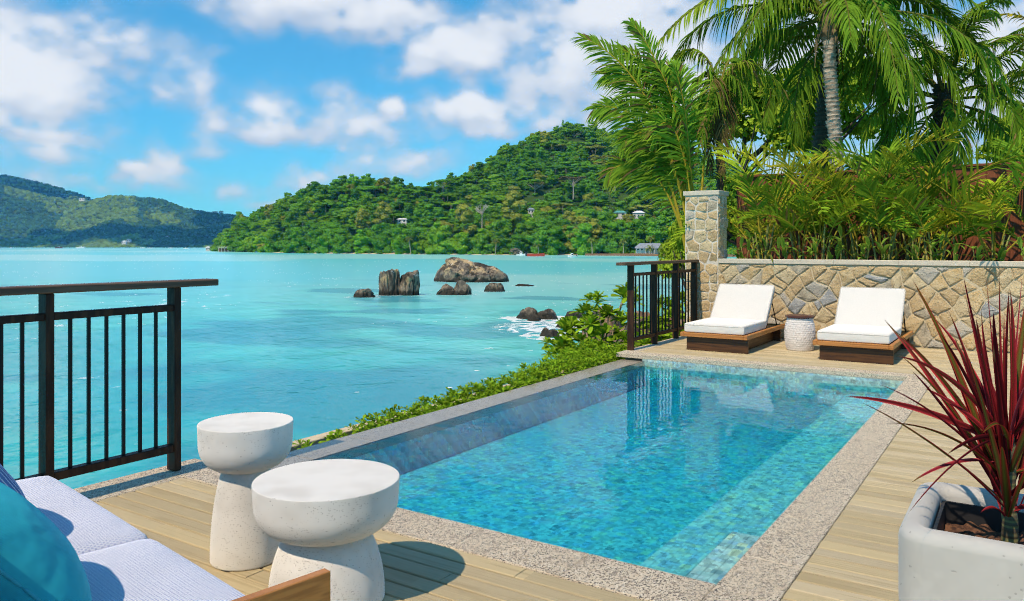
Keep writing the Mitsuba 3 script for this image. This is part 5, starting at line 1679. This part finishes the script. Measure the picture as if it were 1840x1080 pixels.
# planted ledge beside the pool's overflow edge
principled('mat_ledge', mikit.proc(lambda p, n, uv: MIX((.58, .48, .33), (.42, .34, .23), FB(p.x * 9, p.y * 9, p.z * 9, octaves=4))), rough=.9)
k = setting('planted_ledge')
whole(k, mikit.ply(join([pbox(-5.02, -4.46, 3.24, 10.2, -1.2, -.30)]), 'mat_soil'))
kerb = setting('ledge_kerb')
for a in np.arange(3.24, 10.1, .78):
    part(kerb, 'kerb_stone', mikit.ply(cbox(-5.16, -5.025, a + .001, a + .779, -1.2, -.235, .006), 'mat_ledge'))
m = []
for _ in range(1050):
    y = 3.6 + 7.0 * rng.random() ** .85
    den = np.clip((y - 3.4) / 3.2, .16, 1)
    if rng.random() > den + .25 * (meshkit.noise(np.array([[y * 1.7, 3.3, 0]]))[0] - .4):
        continue
    x = rng.uniform(-4.98, -4.49) if y < 7.8 else rng.uniform(-5.05 - .22 * (y - 7.8), -4.49)
    hgt = (.09 + .14 * np.clip((y - 4) / 4, 0, 1)) * rng.uniform(.5, 1.15)
    up = [rng.normal(0, .4), rng.normal(0, .4), 1]
    m.append(rosette((x, y, -.30 + hgt), up, rng.integers(8, 14), rng.uniform(.058, .095), rng, SCA * rng.uniform(.7, 1.2) * [.95, 1, 1]))
m = cjoin(m)
labels['ground_cover'] = {'kind': 'stuff', 'label': 'bright green creeping plants growing along the outer edge of the pool', 'category': 'ground cover'}
USED.add('ground_cover')
whole('ground_cover', mikit.ply(m[:2], 'mat_leaf', color=m[2]))
# ================================================================== single trees, houses and boats across the bay; broadleaf trees behind the fence
def tree(name, label, group, kind, pos, rx, rz, col, nq, q, seed, trunk_h, trunk_r, trunk_col='mat_dark_bark', cat='tree', limbs=5, mat='mat_forest', hull=.8):
    k = thing(name, label, cat, group)
    r = np.random.default_rng(seed)
    v, f, tone = crown(kind, nq, q, seed, hull)
    pos = np.asarray(pos, float)
    vv = v * [rx, rx, rz] + pos + [0, 0, trunk_h]
    part(k, 'crown', mikit.ply((vv, f), mat, color=np.clip(np.asarray(col) * tone[:, None] * r.uniform(.95, 1.05, (len(v), 1)), 0, 1)))
    ms = [tube(qcurve(pos - [0, 0, 1], pos + [r.normal(0, .02 * trunk_h), 0, trunk_h * .5], pos + [0, 0, trunk_h + rz * .3], 10), np.linspace(trunk_r, trunk_r * .45, 10), 8)]
    for _ in range(limbs):
        a = r.uniform(0, 6.3)
        h = pos + [0, 0, trunk_h * r.uniform(.6, .95)]
        e = pos + [rx * .6 * math.cos(a), rx * .6 * math.sin(a), trunk_h + rz * r.uniform(.2, .5)]
        ms.append(tube(qcurve(h, (h + e) / 2 + [0, 0, -.08 * rz], e, 8), np.linspace(trunk_r * .5, trunk_r * .15, 8), 6))
    part(k, 'trunk', mikit.ply(join(ms), trunk_col, smooth=True))
    return k


principled('mat_pale_bark', (.36, .32, .26), rough=.8)
G1, G2 = np.array([.21, .34, .03]), np.array([.32, .44, .036])
BT = 'broadleaf trees behind the fence'
for n, (lab, pos, rx, rz, c, th) in enumerate((('light green tree behind the fence, left of the tall coconut palm', (-7.3, 24.2, 2.2), 2.3, 2.2, G2, 2.2), ('tall sparse light green tree showing between the palm crowns', (-5.4, 26.6, 2.0), 2.4, 2.5, G2, 3.1),
                                              ('green tree filling the gap between the two tall palms', (-3.4, 29.0, 1.4), 2.4, 2.2, G1, 1.2), ('yellow green tree at the right edge behind the bushy palm', (.6, 27.5, 1.8), 2.1, 2.0, G2 * 1.15, 1.9),
                                              ('dark green tree low behind the fence in the middle', (-2.0, 27.0, 1.4), 2.6, 1.7, G1, .8), ('bright green tree left of the stone pillar', (-11.2, 30.0, -2.5), 1.5, 2.6, G2, 2.8),
                                              ('dark shady tree behind the fence near the pillar', (-6.6, 21.5, 1.0), 1.7, 1.8, G1, .6))):
    tree('broadleaf_tree', lab, BT, 'dome', pos, rx, rz, c, 9000, .042, 300 + n, th, .13, 'mat_dark_bark', limbs=7, mat='mat_leaf', hull=.35)

CA = 'casuarina trees on the shore across the bay'
for n, (lab, p, rx, rz) in enumerate((('tall olive casuarina tree standing right of the bare white tree', (-295.6, 451.9, 16), 12, 9.5), ('olive casuarina tree left of the bare white tree', (-327, 438, 8), 12, 9.5),
                                      ('olive casuarina tree on the middle of the near hill', (-411, 449, 15), 11, 8.5), ('smaller olive casuarina tree left of its taller neighbour on the near hill', (-432, 448, 14), 10, 8),
                                      ('olive casuarina tree low by the shore left of the bare tree', (-338, 430, 2), 9, 7))):
    tree('casuarina_tree', lab, CA, 'tall', p, rx, rz, OLIVE * 1.15, 1500, .050, 400 + n, 2, .5)
UM = 'umbrella shaped trees on the hill'
for n, (lab, p, rx, th) in enumerate((('pale brown umbrella shaped tree in the middle of the hill', (-309.4, 562.5, 44), 13, 13), ('broad green umbrella tree high on the left slope', (-449.4, 697.8, 92), 14, 12), ('broad green umbrella tree left of the pale brown tree', (-352, 572, 44), 13, 13),
                                      ('green umbrella tree on the upper middle slope', (-420, 690, 92), 15, 12), ('green umbrella tree just below the summit', (-405, 738, 112), 14, 12), ('green umbrella tree low on the saddle of the ridge', (-438, 555, 48), 12, 12),
                                      ('green umbrella tree on the ridge of the left hump', (-502, 553, 52), 12, 9), ('green umbrella tree on the right middle slope', (-290, 600, 52), 13, 12))):
    tree('umbrella_tree', lab, UM, 'flat', np.array(p) - [0, 0, 3.5], rx, rx * .62, np.array([.19, .16, .075]) if n == 0 else LUSH * rng.uniform(.9, 1.3), 900, .052, 500 + n, th, .55, 'mat_pale_bark', limbs=9, hull=.55)
tree('lone_tree', 'narrow lone tree standing up on the summit of the hill', None, 'tall', (-429.5, 757, 124), 2.6, 6.5, DEEP * 1.3, 300, .12, 600, 3, .3)
tree('flowering_bush', 'greyish leafless bush on the shore left of the small palms', None, 'dome', (-262, 404, -3.5), 4.5, 3.6, np.array([.23, .20, .14]), 500, .07, 601, .5, .3, 'mat_pale_bark', 'bush')
# the bare white tree
k = thing('bare_tree', 'bare white dead tree between the casuarina trees on the near hill', 'tree')
r = np.random.default_rng(71)
B0 = np.array([-322.0, 452.0, 14.0])
part(k, 'trunk', mikit.ply(tube(qcurve(B0, B0 + [.5, 0, 6], B0 + [0, 0, 11], 8), np.linspace(.5, .3, 8), 7), 'mat_pale_bark'))
for _ in range(13):
    a, e = r.uniform(0, 6.3), r.uniform(.35, 1.3)
    p = B0 + [0, 0, r.uniform(8, 11)]
    L = r.uniform(5, 9)
    d = np.array([math.cos(e) * math.cos(a), math.cos(e) * math.sin(a), math.sin(e)])
    ms = [tube(qcurve(p, p + d * L * .5 + [0, 0, 1], p + d * L, 7), np.linspace(.22, .09, 7), 5)]
    for _ in range(5):
        q0 = p + d * L * r.uniform(.35, .9)
        d2 = d + r.normal(0, .55, 3) + [0, 0, .3]
        ms.append(tube(np.linspace(q0, q0 + d2 / np.linalg.norm(d2) * r.uniform(1.5, 3.5), 4), np.linspace(.12, .06, 4), 4))
    part(k, 'limb', mikit.ply(join(ms), 'mat_white_bark'))
principled('mat_white_bark', (.50, .46, .40), rough=.8)
# coconut palms on the far shore
for n, (lab, p, h) in enumerate((('small coconut palm on the shore left of the white house', (-214.0, 412, -3.6), 8.5), ('small coconut palm leaning beside the white house', (-195, 414, -3.6), 7.5),
                                 ('tiny coconut palm among trees in the middle of the shore', (-345.5, 403, -3.6), 10), ('short palm in front of the white house', (-176, 405, -3.6), 4.0), ('coconut palm behind the roof of the white house', (-184, 428, -3.6), 9.5),
                                 ('palm left of the grey bush on the shore', (-279, 406, -3.6), 8.0), ('young palm near the shore right of the grey bush', (-250, 410, -3.6), 6))):
    k = thing('shore_palm', lab, 'palm tree', 'coconut palms on the far shore')
    p = np.array(p)
    top = p + [rng.uniform(-1.5, 1.5), 0, h]
    part(k, 'trunk', mikit.ply(tube(qcurve(p, p + [rng.uniform(-1, 1), 0, h * .5], top, 8), np.linspace(.28, .17, 8), 7), 'mat_pale_bark', smooth=True))
    for j in range(13):
        add_frond(k, frond(arc(top, j * 2.4, 70 - 8 * j, rng.uniform(3.2, 4.2), 110, 12), 13, 1.1, .13, .5, rng, np.array([.20, .25, .04]) * rng.uniform(.7, 1.3), np.array([.40, .33, .07]), .12, .1, 0, .09, (.25, .22, .07)))

# ------------------------------------------------------------------ houses
principled('mat_plaster', mikit.proc(lambda p, n, uv: MIX((.60, .585, .56), (.50, .48, .45), FB(p.x / 2, p.y / 2, p.z / 2))), rough=.8)
principled('mat_roof_grey', mikit.proc(lambda p, n, uv: MIX((.30, .33, .37), (.20, .22, .26), FB(p.x * 1.2, p.y * .4, p.z))), rough=.5)
principled('mat_roof_white', (.66, .66, .64), rough=.6)
principled('mat_roof_green', (.10, .32, .27), rough=.6)
principled('mat_roof_red', (.34, .13, .07), rough=.7)
principled('mat_dark_opening', (.03, .035, .04), rough=.25, spec=.6)
principled('mat_earth', mikit.proc(lambda p, n, uv: MIX((.28, .15, .08), (.18, .10, .055), FB(p.x / 3, p.y / 3, p.z))), rough=.95)


_hs, _ht = np.meshgrid(np.linspace(0, 1, 400), np.linspace(0, 1.1, 240), indexing='ij')
_HP = HILL.at(_hs, _ht).reshape(-1, 3)


def on_hill(x, y, up=.6):
    """the point of the near hill's ground at (x, y), raised by up"""
    return (x, y, _HP[np.argmin((_HP[:, 0] - x) ** 2 + (_HP[:, 1] - y) ** 2), 2] + up)


def house(label, pos, yaw, w, d, h, roof, rh, group=None, windows=3, wall='mat_plaster', name='house', posts=0):
    k = thing(name, label, 'house', group)
    M = T(rotz(yaw, pos))
    P = lambda nm, vf, mat, parent=k, **kw: part(parent, nm, mikit.ply(vf, mat, to_world=M, **kw))
    P('wall', pbox(-w / 2, w / 2, -d / 2, d / 2, -4.5, h), wall)
    o = .7
    v = np.array([[-w / 2 - o, -d / 2 - o, h], [w / 2 + o, -d / 2 - o, h], [w / 2 + o, d / 2 + o, h], [-w / 2 - o, d / 2 + o, h], [-w / 2 + d * .35, 0, h + rh], [w / 2 - d * .35, 0, h + rh],
                  [-w / 2 - o, -d / 2 - o, h - .25], [w / 2 + o, -d / 2 - o, h - .25], [w / 2 + o, d / 2 + o, h - .25], [-w / 2 - o, d / 2 + o, h - .25]])
    f = np.array([[0, 1, 5], [0, 5, 4], [1, 2, 5], [2, 3, 4], [2, 4, 5], [3, 0, 4], [6, 7, 1], [6, 1, 0], [7, 8, 2], [7, 2, 1], [8, 9, 3], [8, 3, 2], [9, 6, 0], [9, 0, 3], [6, 9, 8], [6, 8, 7]])
    P('roof', (v, f), roof)
    for i in range(windows):
        x = -w / 2 + w * (i + .5) / windows
        win = P('window', pbox(x - w * .22 / windows - .1, x + w * .22 / windows + .1, -d / 2 - .06, -d / 2 - .002, h * .30, h * .78), 'mat_plaster')
        part(win, 'pane', mikit.ply(pbox(x - w * .22 / windows, x + w * .22 / windows, -d / 2 - .085, -d / 2 - .061, h * .34, h * .74), 'mat_dark_opening', to_world=M))
    for i in range(posts):
        x = -w / 2 + w * i / (posts - 1)
        P('post', pbox(x - .12, x + .12, -d / 2 - 2.1, -d / 2 - 1.86, -1.2, h - .3), 'mat_plaster')
    if posts:
        vv = np.array([[-w / 2 - o, -d / 2 - .72, h - .05], [w / 2 + o, -d / 2 - .72, h - .05], [w / 2 + o, -d / 2 - 2.6, h - .75], [-w / 2 - o, -d / 2 - 2.6, h - .75]])
        P('verandah_roof', (np.vstack([vv, vv - [0, 0, .12]]), np.array([[3, 2, 1], [3, 1, 0], [4, 5, 6], [4, 6, 7], [3, 7, 6], [3, 6, 2]])), roof)
    return k


house('white bungalow with grey metal roof on the shore just left of the stone pillar', (-182, 422, -1.9), .42, 15.5, 6, 2.9, 'mat_roof_grey', 2.2, None, 7, posts=7)
house('white two storey house among trees on the hillside above the shore', on_hill(-247.5, 553, 4), .4, 8.5, 7, 5.5, 'mat_roof_white', 1.6, None, 3)
house('low house with green roof beside the white hillside house', on_hill(-262, 551, 3), .4, 9, 6, 3.4, 'mat_roof_green', 1.4, None, 2)
house('small grey house half hidden by trees on the hill', on_hill(-316, 508, 6.5), .5, 4.5, 4, 3.6, 'mat_roof_grey', 1.2, None, 2)
house('low white house hidden in trees on the middle of the near hill', on_hill(-408, 466, 6.5), .5, 7, 4, 3.0, 'mat_roof_white', .9, None, 2)
# jetty terrace on the tip of the near hill
k = thing('jetty_terrace', 'white terrace on posts over the water at the tip of the near hill', 'terrace')
M = T(rotz(.62, (-662, 501, -4)))
P = lambda nm, vf, mat: part(k, nm, mikit.ply(vf, mat, to_world=M))
P('deck', pbox(-13, 13, -3, 3, 3.6, 4.0), 'mat_plaster')
P('base_wall', pbox(-13, 13, 0, 3, -.5, 3.5), 'mat_earth')
for x in np.linspace(-12.5, 12.5, 9):
    P('post', pbox(x - .25, x + .25, -2.8, -2.3, -.5, 3.55), 'mat_plaster')
P('hut', pbox(7, 11, -1, 2.6, 4.05, 7.0), 'mat_plaster')
P('hut_roof', join([pbox(6.3, 11.7, -1.6, 3.1, 7.0, 7.4)]), 'mat_roof_white')
P('railing', pbox(-13, 6.8, -3.0, -2.85, 4.9, 5.1), 'mat_plaster')
house('tiny white boathouse on the point where the near hill meets the sea', (-783, 561, -3.6), .6, 5, 4, 3.6, 'mat_roof_white', 1.2, None, 2, name='boathouse')
k = thing('sea_wall', 'low brown stone sea wall along the shore below the white house', 'wall')
pts = np.array([(-215, 405.5), (-200, 405), (-186, 404.5), (-172, 403), (-158, 401.5), (-145, 399.5), (-130, 397.5), (-112, 394)])
for n, (a, b) in enumerate(zip(pts, pts[1:])):
    L, yw = np.linalg.norm(b - a), math.atan2(*(b - a)[::-1])
    part(k, 'section', mikit.ply(cbox(.03, L - .03, -.6, .6, -.8, 1.15 + .15 * (n % 3), .1), 'mat_earth', to_world=T(rotz(yw, (a[0], a[1], -4)))))
FH = 'white houses on the far hills'
FHL = ('white house on the far hillside above the red earth slope', 'long white building at the foot of the far hill by the near headland', 'small white house left of the long white building', 'white house below the long white building on the far shore',
       'lone white house low on the far hill', 'white house on the far ridge left of the middle', 'white house right of centre on the far ridge', 'white house at the right end of the far ridge', 'tiny white house by the far shore, left of the others', 'tiny white house right on the far shore', 'last white house on the far ridge before the near hill')
for n, (x, y, z, w) in enumerate(((-3444, 2404, 86, 26), (-3239, 2300, 62, 44), (-3252, 2288, 58, 16), (-3200, 2205, 50, 18), (-3198, 2087, 36, 20), (-4103, 2187, 240, 28), (-3761, 2376, 236, 14), (-3422, 2490, 166, 24), (-3298, 1962, 22, 16), (-3296, 1940, 14, 18), (-3395, 2505, 168, 18))):
    hz_ = max(FARH.foot, 0)
    house(FHL[n], (x, y, z), .55, w, 12, 9, ('mat_roof_white', 'mat_roof_red', 'mat_roof_grey')[n % 3], 3, FH, 2)
k = setting('bare_slope')
whole(k, mikit.ply(rock((-3190, 2235, 22), (50, 34, 34), 91, 'low', 3, .5), 'mat_earth', smooth=40))


# ------------------------------------------------------------------ boats
principled('mat_hull_white', (.78, .78, .77), rough=.3, spec=.5)
principled('mat_hull_red', (.50, .06, .03), rough=.35, spec=.5)
principled('mat_hull_blue', (.05, .18, .42), rough=.35, spec=.5)
principled('mat_hull_dark', (.12, .05, .05), rough=.4, spec=.5)
principled('mat_boat_dark', (.02, .022, .025), rough=.4)


def boat(label, pos, yaw, L, hull, cabin=0, motor=False, group=None):
    k = thing('boat', label, 'boat', group)
    M = T(rotz(yaw, (pos[0], pos[1], SEA)))
    w, h = L * .17, L * .13
    st = np.linspace(0, 1, 9)
    rings = []
    for s in st:
        bw = w * (1 - .25 * (1 - s) ** 2) * max(.03, 1 - max(0, (s - .5) / .5) ** 2.2)
        x = -L / 2 + L * s
        top = h * (1 + .5 * s ** 3)
        rings.append(np.array([(x, -bw, top), (x, -bw * .72, -h * .25), (x, 0, -h * .45), (x, bw * .72, -h * .25), (x, bw, top), (x, bw * .86, top), (x, bw * .6, h * .25), (x, -bw * .6, h * .25), (x, -bw * .86, top)]))
    v, f = loft(rings, True, True)
    part(k, 'hull', mikit.ply((v, f), hull, smooth=35, to_world=M))
    part(k, 'deck', mikit.ply(pbox(-L * .45, L * .30, -w * .55, w * .55, h * .255, h * .42), 'mat_hull_white', to_world=M))
    if cabin:
        c = part(k, 'cabin', mikit.ply(cbox(-L * .12, L * .16, -w * .5, w * .5, h * .43, h * .43 + cabin, .05 * L), 'mat_hull_white', to_world=M))
        part(c, 'window', mikit.ply(pbox(-L * .08, L * .12, -w * .5 - .02, w * .5 + .02, h * .43 + cabin * .5, h * .43 + cabin * .8), 'mat_boat_dark', to_world=M))
    if motor:
        part(k, 'outboard', mikit.ply(cbox(-L * .60, -L * .505, -w * .2, w * .2, h * .1, h * 1.9, .04 * L), 'mat_boat_dark', to_world=M))
    return k


NB, FBT = 'boats by the near hill', 'boats far out in the bay'
boat('white motor boat with black outboard moored left of the white house', (-189.5, 343.3), -2.2, 4.6, 'mat_hull_white', 1.6, True, NB)
boat('red hulled low boat moored off the beach', (-221.6, 361.2), .5, 9.5, 'mat_hull_red', 0, True, NB)
boat('white boat with small cabin moored left of the red boat', (-249.1, 389.2), .4, 5.5, 'mat_hull_white', 1.9, False, NB)
boat('white skiff lying by the shore of the near hill', (-392.8, 417.0), .3, 8.0, 'mat_hull_white', 0, False, NB)
boat('blue open boat right of the white skiff by the shore', (-371.0, 418.0), .2, 10.0, 'mat_hull_blue', 0, False, NB)
boat('small blue boat left of the skiff under the near hill', (-567.0, 457.0), .4, 6.0, 'mat_hull_blue', 0, False, NB)
for lab, p, L, hl, cb in (('dark hulled boat far out at the left of the bay', (-2245, 1132), 20, 'mat_hull_dark', 3.0), ('white motor yacht right of the dark hulled far boat', (-2195, 1165), 22, 'mat_hull_white', 5.0), ('white boat far out in the middle of the bay', (-2051, 1259), 14, 'mat_hull_white', 2.5),
                          ('small white boat right of the middle of the bay', (-1923, 1202), 12, 'mat_hull_white', 0), ('low white boat near the end of the far hill', (-1829, 1199), 11, 'mat_hull_white', 2), ('white boat nearest the tip of the near hill', (-1453, 987), 10, 'mat_hull_white', 2.6),
                          ('tiny white boat at the far left edge of the bay', (-2499, 1124), 10, 'mat_hull_white', 2), ('tiny white boat second from the left edge of the bay', (-2454, 1153), 9, 'mat_hull_white', 0)):
    boat(lab, p, .6, L, hl, cb, False, FBT)
# ================================================================== the humid air over the bay
scene['haze_air'] = {'type': 'homogeneous', 'albedo': {'type': 'rgb', 'value': [.95, .95, .95]}, 'sigma_t': {'type': 'rgb', 'value': [.14, .45, 1.0]}, 'scale': HAZE_DENSITY}
labels['haze'] = {'kind': 'stuff', 'label': 'thin bluish haze over the bay', 'category': 'haze'}
scene['mat_null'] = {'type': 'null'}
scene['haze'] = {'type': 'cube', 'to_world': T().translate([0, 0, 300]).scale([7600, 7600, 314]), 'bsdf': {'type': 'ref', 'id': 'mat_null'}, 'interior': {'type': 'ref', 'id': 'haze_air'}}
# two low cumulus clouds outside the picture, above the left: their shade lies on the far hills
principled('mat_cloud', (.85, .85, .87), rough=1.0, spec=0.0)
rng = np.random.default_rng(404)
for cx, cy, cz, la, lb, yaw, nl in ((-3270, 2005, 40, 760, 170, .36, 16), (-5350, 2560, 420, 620, 260, .45, 12), (-3330, 2440, 150, 240, 150, .3, 6), (-4400, 2230, 280, 200, 90, .3, 5)):
    c = np.array([cx, cy, cz]) + SUN * (1550 - cz)
    ms = []
    for _ in range(nl):
        a, d = rng.uniform(0, 6.3), math.sqrt(rng.uniform(0, 1))
        o = np.array([la * d * math.cos(a), lb * d * math.sin(a), 0])
        o = np.array([o[0] * math.cos(yaw) - o[1] * math.sin(yaw), o[0] * math.sin(yaw) + o[1] * math.cos(yaw), rng.uniform(0, 60)])
        s = rng.uniform(.7, 1.2) * lb * .62
        p = np.array(_ICO[3].vertices)
        p = p * (1 + .35 * (meshkit.fbm(p * 1.6 + rng.uniform(0, 50), 4, 4) - .5))[:, None] * [s * 1.5, s, s * .5]
        ms.append((p + c + o, np.array(_ICO[3].faces)))
    whole(setting('cloud'), mikit.ply(join(ms), 'mat_cloud', smooth=True))
